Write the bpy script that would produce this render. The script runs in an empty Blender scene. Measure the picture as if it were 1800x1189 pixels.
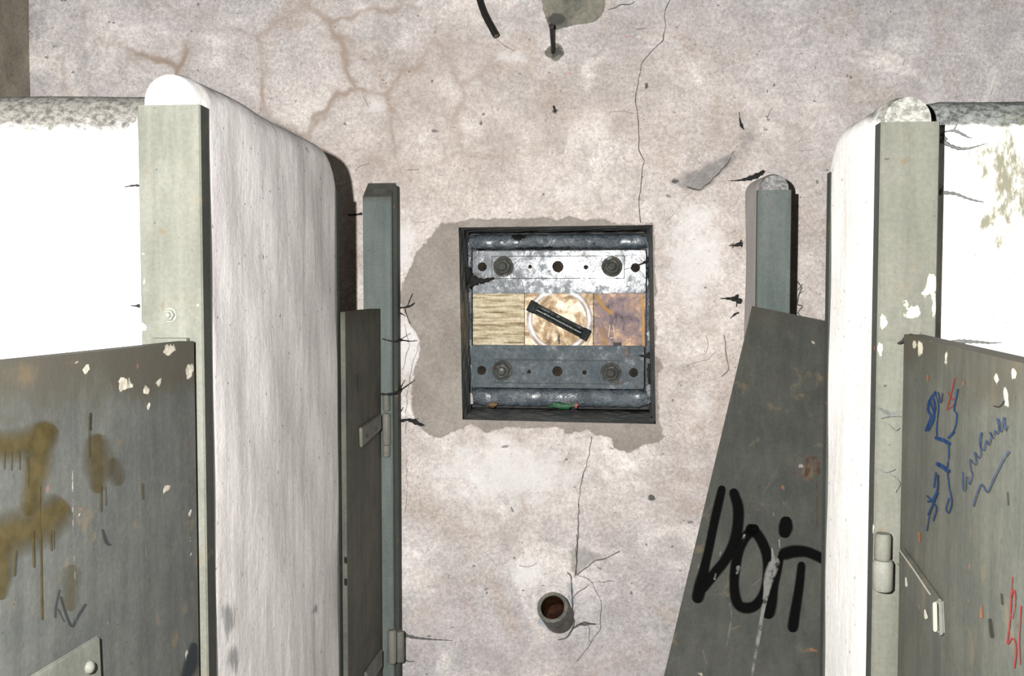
import bpy, bmesh, math, random
import numpy as np
from mathutils import Vector, Matrix, Euler, noise as mnoise

random.seed(7); rng = np.random.default_rng(7)
col = bpy.context.scene.collection
PI = math.pi

# ------------------------------------------------------------------ camera
W, H, F = 1800, 1189, 1750.0
EYE = 1.65
YAW, PITCH = math.atan(120 / F), math.atan(84.5 / F)
ROT = Euler((PI / 2 - PITCH, 0, YAW)).to_matrix()
CAM = Vector((0, 0, EYE))
RN = np.array(ROT)
cd = bpy.data.cameras.new('camera'); cam = bpy.data.objects.new('camera', cd); col.objects.link(cam)
cam.location = CAM; cam.rotation_euler = (PI / 2 - PITCH, 0, YAW)
cd.sensor_width = 36; cd.lens = 36 * F / W; cd.clip_start = .02
bpy.context.scene.camera = cam

def ray(px, py):
    return ROT @ Vector(((px - W / 2) / F, -(py - H / 2) / F, -1))
def onY(px, py, Y):
    d = ray(px, py); return CAM + d * (Y / d.y)
def onX(px, py, X):
    d = ray(px, py); return CAM + d * (X / d.x)
def on_plane(px, py, p, n):
    d = ray(px, py); return CAM + d * ((p - CAM).dot(n) / d.dot(n))
def proj(V):
    V = np.asarray(V, float) - np.array(CAM)
    c = V @ RN
    z = np.where(c[:, 2] > -.02, -.02, c[:, 2])
    return W / 2 + F * c[:, 0] / -z, H / 2 - F * c[:, 1] / -z

# ------------------------------------------------------------------ objects
def tag(o, label=None, cat=None, group=None, kind=None):
    if label: o['label'] = label
    if cat: o['category'] = cat
    if group: o['group'] = group
    if kind: o['kind'] = kind
    return o
def empty(name, loc, label, cat, group=None):
    o = bpy.data.objects.new(name, None); col.objects.link(o); o.location = loc
    o.empty_display_size = .05
    return tag(o, label, cat, group, 'thing')
def world_loc(o):
    v = Vector((0, 0, 0))
    while o: v += o.location; o = o.parent
    return v
def obj(name, V, Fs, mat, parent=None, smooth=False, attrs=None, origin=None, label=None):
    """mesh given in world coordinates, object origin at its own middle"""
    V = np.asarray([tuple(v) for v in V], float)
    if origin is None: origin = (V.min(0) + V.max(0)) / 2; origin[2] = V[:, 2].min()
    origin = Vector(origin)
    me = bpy.data.meshes.new(name)
    me.from_pydata((V - np.array(origin)).tolist(), [], [tuple(f) for f in Fs]); me.update()
    # texture coordinate kept in metres of the place
    a = me.attributes.new('place', 'FLOAT_VECTOR', 'POINT'); a.data.foreach_set('vector', V.ravel())
    if attrs:
        px, py = proj(V)
        for k, fn in attrs.items():
            val = np.asarray(fn(px, py, V), float) * np.ones(len(V))
            at = me.attributes.new(k, 'FLOAT', 'POINT'); at.data.foreach_set('value', val)
    for m in (mat if isinstance(mat, (list, tuple)) else [mat]): me.materials.append(m)
    if smooth: me.polygons.foreach_set('use_smooth', [True] * len(me.polygons))
    o = bpy.data.objects.new(name, me); col.objects.link(o)
    if parent is not None:
        o.parent = parent; o.location = origin - world_loc(parent)
    else: o.location = origin
    if label: o['label'] = label
    return o
def flip(o):
    bm = bmesh.new(); bm.from_mesh(o.data); bmesh.ops.recalc_face_normals(bm, faces=bm.faces); bm.to_mesh(o.data); bm.free()
    return o

class MB:
    """collects shapes in world coordinates"""
    def __init__(s): s.V = []; s.F = []
    def add(s, V, Fs):
        b = len(s.V); s.V += [Vector(v) for v in V]; s.F += [tuple(b + i for i in f) for f in Fs]
    def box(s, x0, x1, y0, y1, z0, z1, bev=0.0, M=None):
        bm = bmesh.new(); bmesh.ops.create_cube(bm, size=1)
        for v in bm.verts:
            v.co = Vector(((x0 + x1) / 2 + v.co.x * (x1 - x0), (y0 + y1) / 2 + v.co.y * (y1 - y0), (z0 + z1) / 2 + v.co.z * (z1 - z0)))
        if bev: bmesh.ops.bevel(bm, geom=bm.edges[:], offset=bev, segments=2, affect='EDGES', profile=.6)
        if M: bmesh.ops.transform(bm, matrix=M, verts=bm.verts)
        bm.verts.index_update(); s.add([v.co.copy() for v in bm.verts], [[v.index for v in f.verts] for f in bm.faces]); bm.free(); return s
    def rod(s, p, q, r, r2=None, n=20, cap=True):
        p, q = Vector(p), Vector(q); r2 = r if r2 is None else r2
        d = (q - p).normalized(); u = d.orthogonal().normalized(); w = d.cross(u)
        V = []; 
        for c, rr in ((p, r), (q, r2)):
            V += [c + (u * math.cos(2 * PI * i / n) + w * math.sin(2 * PI * i / n)) * rr for i in range(n)]
        Fs = [(i, (i + 1) % n, n + (i + 1) % n, n + i) for i in range(n)]
        if cap: Fs += [tuple(range(n - 1, -1, -1)), tuple(range(n, 2 * n))]
        s.add(V, Fs); return s
    def lathe(s, c, axis, prof, n=32):
        """prof: (radius, distance along axis) list"""
        c = Vector(c); d = Vector(axis).normalized(); u = d.orthogonal().normalized(); w = d.cross(u)
        if abs(d.y) > .9: u = Vector((1, 0, 0)); u = (u - d * u.dot(d)).normalized(); w = d.cross(u)
        V = []; Fs = []
        for r, h in prof:
            V += [c + d * h + (u * math.cos(2 * PI * i / n) + w * math.sin(2 * PI * i / n)) * max(r, 1e-5) for i in range(n)]
        for k in range(len(prof) - 1):
            for i in range(n):
                j = (i + 1) % n; Fs.append((k * n + i, k * n + j, (k + 1) * n + j, (k + 1) * n + i))
        s.add(V, Fs); return s
    def tube(s, pts, rad, n=8):
        pts = [Vector(p) for p in pts]; V = []; Fs = []
        t0 = (pts[1] - pts[0]).normalized(); u = t0.orthogonal().normalized()
        for i, p in enumerate(pts):
            t = (pts[min(i + 1, len(pts) - 1)] - pts[max(i - 1, 0)])
            t = t.normalized() if t.length > 1e-9 else t0
            u = (u - t * u.dot(t)).normalized(); w = t.cross(u); r = rad[i] if hasattr(rad, '__len__') else rad
            V += [p + (u * math.cos(2 * PI * k / n) + w * math.sin(2 * PI * k / n)) * r for k in range(n)]
        for i in range(len(pts) - 1):
            for k in range(n): Fs.append((i * n + k, i * n + (k + 1) % n, (i + 1) * n + (k + 1) % n, (i + 1) * n + k))
        Fs += [tuple(range(n - 1, -1, -1)), tuple(range((len(pts) - 1) * n, len(pts) * n))]
        s.add(V, Fs); return s
    def build(s, name, mat, parent=None, smooth=False, attrs=None, label=None):
        o = obj(name, s.V, s.F, mat, parent, smooth, attrs, label=label)
        flip(o)
        if smooth:
            o.data.set_sharp_from_angle(angle=math.radians(40))
        return o

# ------------------------------------------------------------------ px-space masks
def ell(px, py, lst):
    """max of soft ellipses, 1 in the middle, 0 at the rim"""
    f = np.zeros(len(px))
    for e in lst:
        cx, cy, rx, ry = e[:4]; a = e[4] if len(e) > 4 else 1.0
        d = np.sqrt(((px - cx) / rx) ** 2 + ((py - cy) / ry) ** 2)
        f = np.maximum(f, a * np.clip(1 - d, 0, 1))
    return f
def sdpoly(px, py, poly):
    P = np.asarray(poly, float); n = len(P); d = np.full(len(px), 1e18); ins = np.zeros(len(px), bool)
    for i in range(n):
        a, b = P[i], P[(i + 1) % n]; e = b - a
        wx, wy = px - a[0], py - a[1]
        t = np.clip((wx * e[0] + wy * e[1]) / (e @ e), 0, 1)
        d = np.minimum(d, (wx - e[0] * t) ** 2 + (wy - e[1] * t) ** 2)
        c = (a[1] > py) != (b[1] > py)
        with np.errstate(divide='ignore', invalid='ignore'):
            xi = (b[0] - a[0]) * (py - a[1]) / (b[1] - a[1] + 1e-12) + a[0]
        ins ^= c & (px < xi)
    d = np.sqrt(d); return np.where(ins, d, -d)

# ------------------------------------------------------------------ materials
class Mat:
    def __init__(s, name):
        s.m = bpy.data.materials.new(name); s.m.use_nodes = True; s.nt = s.m.node_tree; s.nt.nodes.clear()
        s.out = s.nt.nodes.new('ShaderNodeOutputMaterial'); s.vec = s.attr('place', 'Vector')
    def n(s, t): return s.nt.nodes.new(t)
    def put(s, sock, v):
        if v is None: return
        if isinstance(v, bpy.types.NodeSocket): s.nt.links.new(v, sock)
        elif isinstance(v, (tuple, list)) and sock.type == 'RGBA' and len(v) == 3: sock.default_value = (*v, 1)
        else: sock.default_value = v
    def attr(s, name, out='Fac'):
        a = s.n('ShaderNodeAttribute'); a.attribute_name = name; return a.outputs[out]
    def scale(s, sx, sy, sz):
        m = s.n('ShaderNodeMapping'); s.put(m.inputs['Vector'], s.vec); m.inputs['Scale'].default_value = (sx, sy, sz); return m.outputs[0]
    def noise(s, sc, det=4, rough=.55, vec=None, dist=0.0):
        t = s.n('ShaderNodeTexNoise'); s.put(t.inputs['Vector'], vec or s.vec); t.inputs['Scale'].default_value = sc
        t.inputs['Detail'].default_value = det; t.inputs['Roughness'].default_value = rough; t.inputs['Distortion'].default_value = dist
        return t.outputs['Fac']
    def math(s, op, a, b=None, c=None, clamp=False):
        m = s.n('ShaderNodeMath'); m.operation = op; m.use_clamp = clamp
        s.put(m.inputs[0], a); s.put(m.inputs[1], b); s.put(m.inputs[2], c); return m.outputs[0]
    def step(s, v, lo, hi, a=0.0, b=1.0):
        m = s.n('ShaderNodeMapRange'); m.interpolation_type = 'SMOOTHSTEP'; s.put(m.inputs[0], v)
        m.inputs[1].default_value = lo; m.inputs[2].default_value = hi; m.inputs[3].default_value = a; m.inputs[4].default_value = b; return m.outputs[0]
    def mix(s, f, a, b, mode='MIX'):
        m = s.n('ShaderNodeMix'); m.data_type = 'RGBA'; m.blend_type = mode; m.clamp_factor = True
        s.put(m.inputs[0], f); s.put(m.inputs[6], a); s.put(m.inputs[7], b); return m.outputs[2]
    def mul(s, c, v):  # colour times grey value
        cb = s.n('ShaderNodeCombineColor')
        for i in range(3): s.put(cb.inputs[i], v)
        return s.mix(1.0, c, cb.outputs[0], 'MULTIPLY')
    def bump(s, h, strength=.5, dist=.002, normal=None):
        b = s.n('ShaderNodeBump'); b.inputs['Strength'].default_value = strength; b.inputs['Distance'].default_value = dist
        s.put(b.inputs['Height'], h)
        if normal: s.put(b.inputs['Normal'], normal)
        return b.outputs[0]
    def done(s, c, rough=.8, metal=0.0, normal=None, spec=.3, alpha=None):
        p = s.n('ShaderNodeBsdfPrincipled'); s.put(p.inputs['Base Color'], c); s.put(p.inputs['Roughness'], rough)
        s.put(p.inputs['Metallic'], metal); s.put(p.inputs['Normal'], normal); s.put(p.inputs['Specular IOR Level'], spec)
        if alpha is not None: s.put(p.inputs['Alpha'], alpha)
        s.nt.links.new(p.outputs[0], s.out.inputs[0]); return s.m

def wall_material():
    s = Mat('stained_plaster')
    big = s.noise(1.7, 3, .5); mid = s.noise(8, 6, .6); fine = s.noise(95, 5, .7); grit = s.noise(300, 2, .6)
    c = s.mix(s.attr('warm_falloff'), (.475, .455, .465), (.605, .535, .478))  # flash falloff painted in: base colour darker and cooler towards the edges
    c = s.mix(s.step(big, .35, .65), c, s.mix(.5, c, (.66, .615, .59)))
    c = s.mul(c, s.step(mid, .25, .72, .80, 1.10))
    # cloudy pale and dull patches
    cl = s.noise(3.6, 7, .62, dist=.6)
    c = s.mix(s.math('MULTIPLY', s.step(cl, .51, .66), .8), c, (.79, .745, .705))
    c = s.mix(s.math('MULTIPLY', s.step(cl, .48, .32), .60), c, (.44, .365, .31))
    # trowel streaks
    st = s.noise(1, 5, .65, vec=s.scale(9, 9, 30), dist=1.2); c = s.mul(c, s.step(st, .3, .7, .94, 1.05))
    c = s.mul(c, s.step(fine, .28, .72, .76, 1.18)); c = s.mul(c, s.step(grit, .3, .7, .84, 1.13))
    # tide marks
    wn = s.n('ShaderNodeTexNoise'); s.put(wn.inputs['Vector'], s.vec); wn.inputs['Scale'].default_value = 5; wn.inputs['Detail'].default_value = 5
    va = s.n('ShaderNodeVectorMath'); va.operation = 'MULTIPLY_ADD'; s.put(va.inputs[0], wn.outputs['Color']); va.inputs[1].default_value = (.22, .22, .22); s.put(va.inputs[2], s.vec)
    v = s.n('ShaderNodeTexVoronoi'); v.feature = 'DISTANCE_TO_EDGE'; s.put(v.inputs['Vector'], va.outputs[0]); v.inputs['Scale'].default_value = 4.2; v.inputs['Randomness'].default_value = .9
    line = s.step(v.outputs['Distance'], 0.0, .075, 1, 0); line = s.math('POWER', line, 1.2)
    halo = s.step(v.outputs['Distance'], 0.0, .28, .35, 0)
    vein = s.math('MULTIPLY', s.math('ADD', line, halo), s.attr('vein'))
    vein = s.math('MULTIPLY', vein, s.step(s.noise(3.1, 3), 0.34, .58, .2, 1))
    c = s.mix(s.math('MULTIPLY', vein, .8), c, (.34, .27, .225))
    stain = s.math('MULTIPLY', s.attr('stain'), s.step(s.noise(11, 6, .65), .3, .7, .35, 1.1)); c = s.mix(s.math('MULTIPLY', stain, .55), c, (.36, .28, .23))
    pale = s.step(s.math('ADD', s.attr('pale'), s.math('MULTIPLY', s.math('SUBTRACT', s.noise(22, 6, .65), .5), .8)), .30, .6)
    c = s.mix(s.math('MULTIPLY', pale, .6), c, (.74, .725, .71))
    # specks
    sp = s.step(s.noise(120, 2, .5), .69, .73); sp2 = s.step(s.noise(40, 2, .5), .725, .745)
    c = s.mix(s.math('MULTIPLY', sp, .55), c, (.17, .155, .14)); c = s.mix(s.math('MULTIPLY', sp2, .7), c, (.10, .095, .09))
    sb = s.step(s.noise(60, 3, .5), .68, .72); c = s.mix(s.math('MULTIPLY', sb, .35), c, (.36, .27, .2))
    # bare mortar, with a rough outline
    edge = s.math('ADD', s.math('MULTIPLY', s.math('SUBTRACT', s.noise(55, 6, .65), .5), 13.0), s.math('MULTIPLY', s.math('SUBTRACT', s.noise(16, 2), .5), 14.0))
    mor = s.step(s.math('ADD', s.attr('mortar'), edge), -1.2, 1.2)
    mc = s.mix(s.step(mid, .3, .7), (.25, .222, .195), (.33, .298, .265)); mc = s.mul(mc, s.step(fine, .2, .8, .80, 1.18)); mc = s.mul(mc, s.step(grit, .25, .75, .88, 1.1))
    rim = s.step(s.math('ABSOLUTE', s.math('ADD', s.attr('mortar'), edge)), 0, 3.5, .35, 0)
    c = s.mix(mor, c, mc); c = s.mix(rim, c, (.25, .215, .19))
    hol = s.step(s.math('ADD', s.attr('hollow'), s.math('MULTIPLY', edge, .45)), -1, 1)
    hc = s.mix(s.step(s.noise(14, 5), .35, .65), (.13, .13, .108), (.25, .235, .19)); c = s.mix(hol, c, s.mul(hc, s.step(fine, .2, .8, .75, 1.2)))
    scr = s.step(s.math('ADD', s.attr('scar'), s.math('MULTIPLY', s.math('SUBTRACT', s.noise(38, 6, .65), .5), 1.0)), 0.1, .65)
    c = s.mix(s.math('MULTIPLY', scr, .85), c, s.mul(s.mix(s.step(mid, .35, .6), (.21, .20, .19), (.34, .32, .305)), s.step(fine, .2, .8, .8, 1.2)))
    dk = s.step(s.math('ADD', s.attr('dark'), s.math('MULTIPLY', s.math('SUBTRACT', s.noise(45, 5, .6), .5), .9)), .25, .5)
    c = s.mix(s.math('MULTIPLY', dk, .88), c, (.06, .06, .055))
    rd = s.step(s.math('ADD', s.attr('red'), s.math('MULTIPLY', s.math('SUBTRACT', s.noise(60, 4, .6), .5), .9)), .3, .6); c = s.mix(s.math('MULTIPLY', rd, .45), c, (.60, .22, .22))
    h = s.math('ADD', s.math('MULTIPLY', fine, .55), s.math('MULTIPLY', s.noise(30, 5, .6), 1.0))
    h = s.math('SUBTRACT', h, s.math('MULTIPLY', mor, .9)); h = s.math('SUBTRACT', h, s.math('MULTIPLY', hol, 1.6))
    return s.done(c, .92, normal=s.bump(h, .55, .004), spec=.12)

def partition_material(name, base, dirt, streak, dcol=(.24, .23, .215)):
    s = Mat(name)
    fine = s.noise(110, 5, .7); mid = s.noise(7, 6, .6)
    c = s.mul(base if not isinstance(base, tuple) else s.mix(0.0, base, base), s.step(mid, .25, .75, .90, 1.06))
    v1 = s.noise(1, 6, .65, vec=s.scale(30, 30, 3.5), dist=.5); v2 = s.noise(1, 5, .6, vec=s.scale(110, 110, 12)); v3 = s.noise(1, 4, .6, vec=s.scale(14, 14, 1.0), dist=.5)
    c = s.mix(s.math('MULTIPLY', s.step(v1, .46, .72), streak * .55), c, (.50, .475, .455))
    c = s.mix(s.math('MULTIPLY', s.step(v3, .44, .70), streak * .62), c, (.50, .455, .425))
    c = s.mul(c, s.step(v2, .3, .7, 1 - .12 * streak - .03, 1.04))
    c = s.mul(c, s.step(fine, .25, .75, .90, 1.07))
    g = s.math('ADD', s.attr('grime_shade'), s.math('MULTIPLY', s.math('SUBTRACT', s.noise(1, 7, .7, vec=s.scale(30, 30, 55), dist=1.2), .5), 1.3))
    dn = s.step(s.noise(1, 6, .75, vec=s.scale(80, 80, 110), dist=.25), .36, .64)
    c = s.mix(s.math('MULTIPLY', s.step(g, .30, .95), dirt), c, s.mix(dn, tuple(x * .62 for x in dcol), tuple(min(.8, x * 2.3) for x in dcol)))
    mk = s.step(s.math('ADD', s.attr('mark'), s.math('MULTIPLY', s.math('SUBTRACT', s.noise(1, 5, .65, vec=s.scale(60, 60, 18)), .5), .9)), .32, .62)
    c = s.mix(s.math('MULTIPLY', mk, .72), c, (.17, .175, .19))
    oc = s.step(s.math('ADD', s.attr('ochre'), s.math('MULTIPLY', s.math('SUBTRACT', s.noise(1, 6, .7, vec=s.scale(70, 70, 26)), .5), 1.7)), .28, .75)
    c = s.mix(s.math('MULTIPLY', oc, .9), c, (.115, .11, .065))
    sp = s.step(s.noise(75, 2, .5), .715, .735); c = s.mix(s.math('MULTIPLY', sp, .75), c, (.13, .13, .13))
    h = s.math('ADD', s.math('MULTIPLY', fine, .5), s.noise(28, 5, .6))
    return s.done(c, .88, normal=s.bump(h, .45, .003), spec=.15)

def paint_material(name, base, alt, chip=(.66, .62, .50), rust=.5, gloss=.65, spec=.12):
    s = Mat(name)
    fine = s.noise(130, 5, .7); mid = s.noise(9, 6, .62); v = s.noise(1, 6, .62, vec=s.scale(38, 38, 3), dist=.4)
    c = s.mix(s.step(mid, .36, .64), base, alt)
    c = s.mul(c, s.step(v, .3, .7, .86, 1.10)); c = s.mul(c, s.step(fine, .25, .75, .88, 1.10))
    bl = s.step(s.noise(17, 5, .6, dist=.4), .60, .70); c = s.mix(s.math('MULTIPLY', bl, rust), c, (.17, .13, .075))
    g = s.math('ADD', s.attr('grime_shade'), s.math('MULTIPLY', s.math('SUBTRACT', s.noise(1, 7, .68, vec=s.scale(24, 24, 14), dist=.8), .5), 1.1))
    c = s.mix(s.math('MULTIPLY', s.step(g, .25, .95), .85), c, (.062, .056, .042))
    b2 = s.step(s.math('ADD', s.attr('brown'), s.math('MULTIPLY', s.math('SUBTRACT', s.noise(30, 6, .65), .5), .9)), .3, .75); c = s.mix(s.math('MULTIPLY', b2, .6), c, (.135, .10, .058))
    ch = s.step(s.math('ADD', s.attr('chip'), s.math('MULTIPLY', s.math('SUBTRACT', s.noise(42, 6, .68), .5), 1.1)), .38, .48)
    ch = s.math('MULTIPLY', ch, s.step(s.attr('chip'), .001, .05))
    c = s.mix(ch, c, s.mul(s.mix(0.0, chip, chip), s.step(s.noise(70, 3), .3, .7, .62, 1.1)))
    tiny = s.step(s.noise(85, 2, .5), .735, .75); c = s.mix(s.math('MULTIPLY', tiny, .7), c, (.05, .045, .04))
    rs = s.step(s.noise(26, 2, .4), .755, .775); c = s.mix(s.math('MULTIPLY', rs, rust), c, (.35, .12, .06))
    h = s.math('SUBTRACT', s.math('MULTIPLY', fine, .6), s.math('MULTIPLY', ch, .7)); h = s.math('ADD', h, s.math('MULTIPLY', s.noise(18, 4), .8))
    return s.done(c, gloss, normal=s.bump(h, .35, .002), spec=spec)

def decal_material(name, c, c2=None, rough=1.0, wear=.0, scale=60):
    s = Mat(name)
    cc = s.mix(s.step(s.noise(45, 4), .35, .65), c, c2 or c)
    a = s.attr('cover')
    if wear: a = s.math('MULTIPLY', a, s.step(s.noise(scale, 5, .7), .20 + .30 * wear, .30 + .42 * wear, 0, 1))
    return s.done(cc, rough, spec=.02, alpha=a)

def grease_metal(name, base, alt, metal=.6, rough=.32, wet=.6, sparkle=.8):
    s = Mat(name)
    fine = s.noise(90, 6, .75); mid = s.noise(20, 6, .65, dist=.5)
    c = s.mix(s.step(mid, .38, .62), base, alt); c = s.mul(c, s.step(fine, .25, .75, .7, 1.25))
    r = s.step(s.noise(24, 5, .6, dist=.8), .60, .68); c = s.mix(s.math('MULTIPLY', r, .45), c, (.10, .055, .03))
    blk = s.step(s.math('ADD', s.attr('blackening'), s.math('MULTIPLY', s.math('SUBTRACT', s.noise(35, 6, .7), .5), .9)), .35, .6)
    c = s.mix(blk, c, (.012, .013, .014))
    h = s.math('MULTIPLY', s.math('ADD', s.math('MULTIPLY', s.noise(150, 5, .7), .7), s.math('MULTIPLY', s.noise(45, 4, .6), .3)), s.step(s.noise(13, 5, .65, dist=.6), .42, .62, .12, 1.0))
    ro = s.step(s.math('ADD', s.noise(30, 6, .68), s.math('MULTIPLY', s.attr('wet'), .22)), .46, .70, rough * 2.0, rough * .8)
    return s.done(c, ro, metal, s.bump(h, sparkle, .006), spec=wet)

def simple(name, c, rough=.6, metal=0.0, var=.25, sc=40, bump=.3, spec=.3, c2=None):
    s = Mat(name); f = s.noise(sc, 5, .65)
    cc = s.mul(s.mix(s.step(s.noise(sc * .4, 4), .35, .65), c, c2 or c), s.step(f, .25, .75, 1 - var, 1 + var))
    return s.done(cc, rough, metal, s.bump(f, bump, .003), spec)

M_wall = wall_material()
M_part_l = partition_material('whitewashed_plaster', (.90, .865, .84), .8, .8)
M_part_lc = partition_material('rough_white_plaster', (.86, .85, .83), .97, .15, (.10, .096, .086))
M_part_r = partition_material('clean_white_plaster', (.82, .82, .79), .95, .4, (.13, .13, .115))
M_part_rc = partition_material('dirty_white_plaster', (.82, .81, .75), 1.0, .3, (.085, .09, .085))
M_stub = partition_material('grey_plaster', (.46, .44, .44), .9, .7, (.16, .16, .155))
M_strip_l = paint_material('pale_green_paint', (.142, .144, .120), (.166, .168, .142), (.62, .60, .48), rust=.25)
M_strip_r = paint_material('sage_paint', (.124, .126, .103), (.142, .142, .118), (.66, .62, .45), rust=.2)
M_flank = paint_material('dark_green_paint', (.042, .046, .040), (.052, .056, .048))
M_post = paint_material('slate_green_paint', (.118, .142, .133), (.140, .160, .150), rust=.2)
M_door_nl = paint_material('worn_grey_paint', (.078, .082, .077), (.098, .101, .090), (.50, .46, .38), rust=.45)
M_door_nr = paint_material('worn_grey_green_paint', (.074, .078, .067), (.092, .094, .078), (.52, .48, .38), rust=.3)
M_door_fl = paint_material('dark_olive_paint', (.085, .086, .072), (.115, .114, .092), rust=.5)
M_door_fr = paint_material('dark_grey_green_paint', (.048, .051, .044), (.061, .063, .053), (.30, .27, .22), rust=.4)
M_hinge = paint_material('hinge_paint', (.13, .135, .115), (.17, .17, .145), rust=.3, gloss=.5)
M_iron = simple('black_iron', (.022, .021, .02), .5, .2, .4, 60, .4)
M_web = simple('sooty_web', (.028, .028, .027), .95, 0, .3, 50, 0, .05)
M_webgrey = simple('dusty_web', (.12, .125, .12), .95, 0, .3, 50, 0, .05)

# ------------------------------------------------------------------ decals (paint that lies on a surface)
def catmull(P, step):
    P = [np.array(p, float) for p in P]
    if len(P) == 2: P = [P[0], (P[0] + P[1]) / 2, P[1]]
    Q = [2 * P[0] - P[1]] + P + [2 * P[-1] - P[-2]]; out = []
    for i in range(1, len(Q) - 2):
        p0, p1, p2, p3 = Q[i - 1:i + 3]; k = max(2, int(np.linalg.norm((p2 - p1)[:2]) / step))
        for t in np.arange(k) / k:
            out.append(.5 * (2 * p1 + (p2 - p0) * t + (2 * p0 - 5 * p1 + 4 * p2 - p3) * t * t + (3 * p1 - p0 - 3 * p2 + p3) * t ** 3))
    out.append(P[-1]); return np.array(out)
def decal(name, surf, strokes, mat, parent, step=5, label=None):
    """strokes: (points with optional third value = width, width, softness, opacity)"""
    V = []; Fs = []; A = []
    for si, (pts, w, soft, a) in enumerate(strokes):
        P = catmull([(p[0], p[1], p[2] if len(p) > 2 else w) for p in pts], step)
        d0 = P[0, :2] - P[1, :2]; d0 /= np.linalg.norm(d0) + 1e-9; d1 = P[-1, :2] - P[-2, :2]; d1 /= np.linalg.norm(d1) + 1e-9
        hd = []; tl = []
        for t in (1.0, .85, .5): hd.append([*(P[0, :2] + d0 * P[0, 2] / 2 * t), P[0, 2] * math.sqrt(max(1 - t * t, .01))])
        for t in (.5, .85, 1.0): tl.append([*(P[-1, :2] + d1 * P[-1, 2] / 2 * t), P[-1, 2] * math.sqrt(max(1 - t * t, .01))])
        P = np.vstack([hd, P, tl]); n = len(P); b = len(V); q = max(.04, soft)
        S = [-1, -(1 - q), 0, (1 - q), 1]
        for i in range(n):
            t = P[min(i + 1, n - 1), :2] - P[max(i - 1, 0), :2]; t /= np.linalg.norm(t) + 1e-9; nx, ny = -t[1], t[0]
            e = a * (0.0 if i in (0, n - 1) else 1.0)
            for k, s_ in enumerate(S):
                V.append(surf(P[i, 0] + nx * s_ * P[i, 2] / 2, P[i, 1] + ny * s_ * P[i, 2] / 2, si)); A.append(e if 0 < k < 4 else 0.0)
        for i in range(n - 1):
            for k in range(4): Fs.append((b + i * 5 + k, b + i * 5 + k + 1, b + (i + 1) * 5 + k + 1, b + (i + 1) * 5 + k))
    AA = np.array(A)
    return obj(name, V, Fs, mat, parent, attrs={'cover': lambda px, py, v: AA}, label=label)
def Z(ox, oy, sc, pts):      # points read in an enlarged detail
    return [(ox + p[0] / sc, oy + p[1] / sc, *[w_ * 1.3 / sc for w_ in p[2:]]) for p in pts]

# ------------------------------------------------------------------ the setting: back wall with niche
YW = 3.07
XL, XR, ZT = -1.735, 1.9, 2.9
def wall_disp(x, z):
    return (.0035 * np.sin(x * 5.1 + 1.3 * np.sin(z * 3.7)) * np.sin(z * 4.3 + .8) + .0018 * np.sin(x * 13 + 2 * np.sin(z * 7)) * np.sin(z * 11 + x * 3) + .0009 * np.sin(x * 31 + z * 9) * np.sin(z * 27 - x * 12))
def on_wall(px, py, si=0, off=.0012):
    p = onY(px, py, YW)
    return Vector((p.x, YW - float(wall_disp(p.x, p.z)) - scar_lift(np.array([px]), np.array([py]))[0] - off - .0001 * si, p.z))
SCAR = [(1178, 320), (1200, 308), (1235, 296), (1262, 278), (1290, 268), (1296, 280), (1272, 300), (1250, 324), (1226, 338), (1200, 330)]
def scar_lift(px, py):
    d = sdpoly(px, py, SCAR); return .006 * np.clip(d / 14, 0, 1) * np.clip((px - 1170) / 60, .3, 1)
NIC = [onY(806, 400, YW), onY(1147, 396, YW), onY(1153, 746, YW), onY(813, 738, YW)]   # TL TR BR BL
nx0, nx1 = (NIC[0].x + NIC[3].x) / 2, (NIC[1].x + NIC[2].x) / 2; nz1, nz0 = (NIC[0].z + NIC[1].z) / 2, (NIC[2].z + NIC[3].z) / 2
def axis_vals(a, b, c, d, st):
    def seg(p, q, s=st): k = max(1, int(round((q - p) / s))); return list(np.linspace(p, q, k + 1)[:-1])
    return seg(a, b) + seg(b, c) + seg(c, d) + [d]
gx = np.array(axis_vals(XL, nx0, nx1, XR, .0095)); gz = np.array(axis_vals(0, nz0, nz1, ZT, .0095))
GX, GZ = np.meshgrid(gx, gz); U = (GX - nx0) / (nx1 - nx0); Vv = (GZ - nz0) / (nz1 - nz0)
fall = np.clip(1 - np.maximum(np.maximum(-U, U - 1), np.maximum(-Vv, Vv - 1)).clip(0) / .5, 0, 1)
Uc, Vc = U.clip(0, 1), Vv.clip(0, 1)
def bil(c): return (1 - Uc) * Vc * c[0] + Uc * Vc * c[1] + Uc * (1 - Vc) * c[2] + (1 - Uc) * (1 - Vc) * c[3]
DX = bil([NIC[0].x - nx0, NIC[1].x - nx1, NIC[2].x - nx1, NIC[3].x - nx0]) * fall; DZ = bil([NIC[0].z - nz1, NIC[1].z - nz1, NIC[2].z - nz0, NIC[3].z - nz0]) * fall
GX2, GZ2 = GX + DX, GZ + DZ
ppx, ppy = proj(np.stack([GX2.ravel(), np.full(GX2.size, YW), GZ2.ravel()], 1))
GY = YW - wall_disp(GX2, GZ2) - scar_lift(ppx, ppy).reshape(GX2.shape)
VV = np.stack([GX2.ravel(), GY.ravel(), GZ2.ravel()], 1)
nxn, nzn = len(gx), len(gz); FF = []
ix0, ix1 = int(np.argmin(abs(gx - nx0))), int(np.argmin(abs(gx - nx1))); iz0, iz1 = int(np.argmin(abs(gz - nz0))), int(np.argmin(abs(gz - nz1)))
for j in range(nzn - 1):
    for i in range(nxn - 1):
        if ix0 <= i < ix1 and iz0 <= j < iz1: continue
        a = j * nxn + i; FF.append((a, a + 1, a + 1 + nxn, a + nxn))
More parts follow.
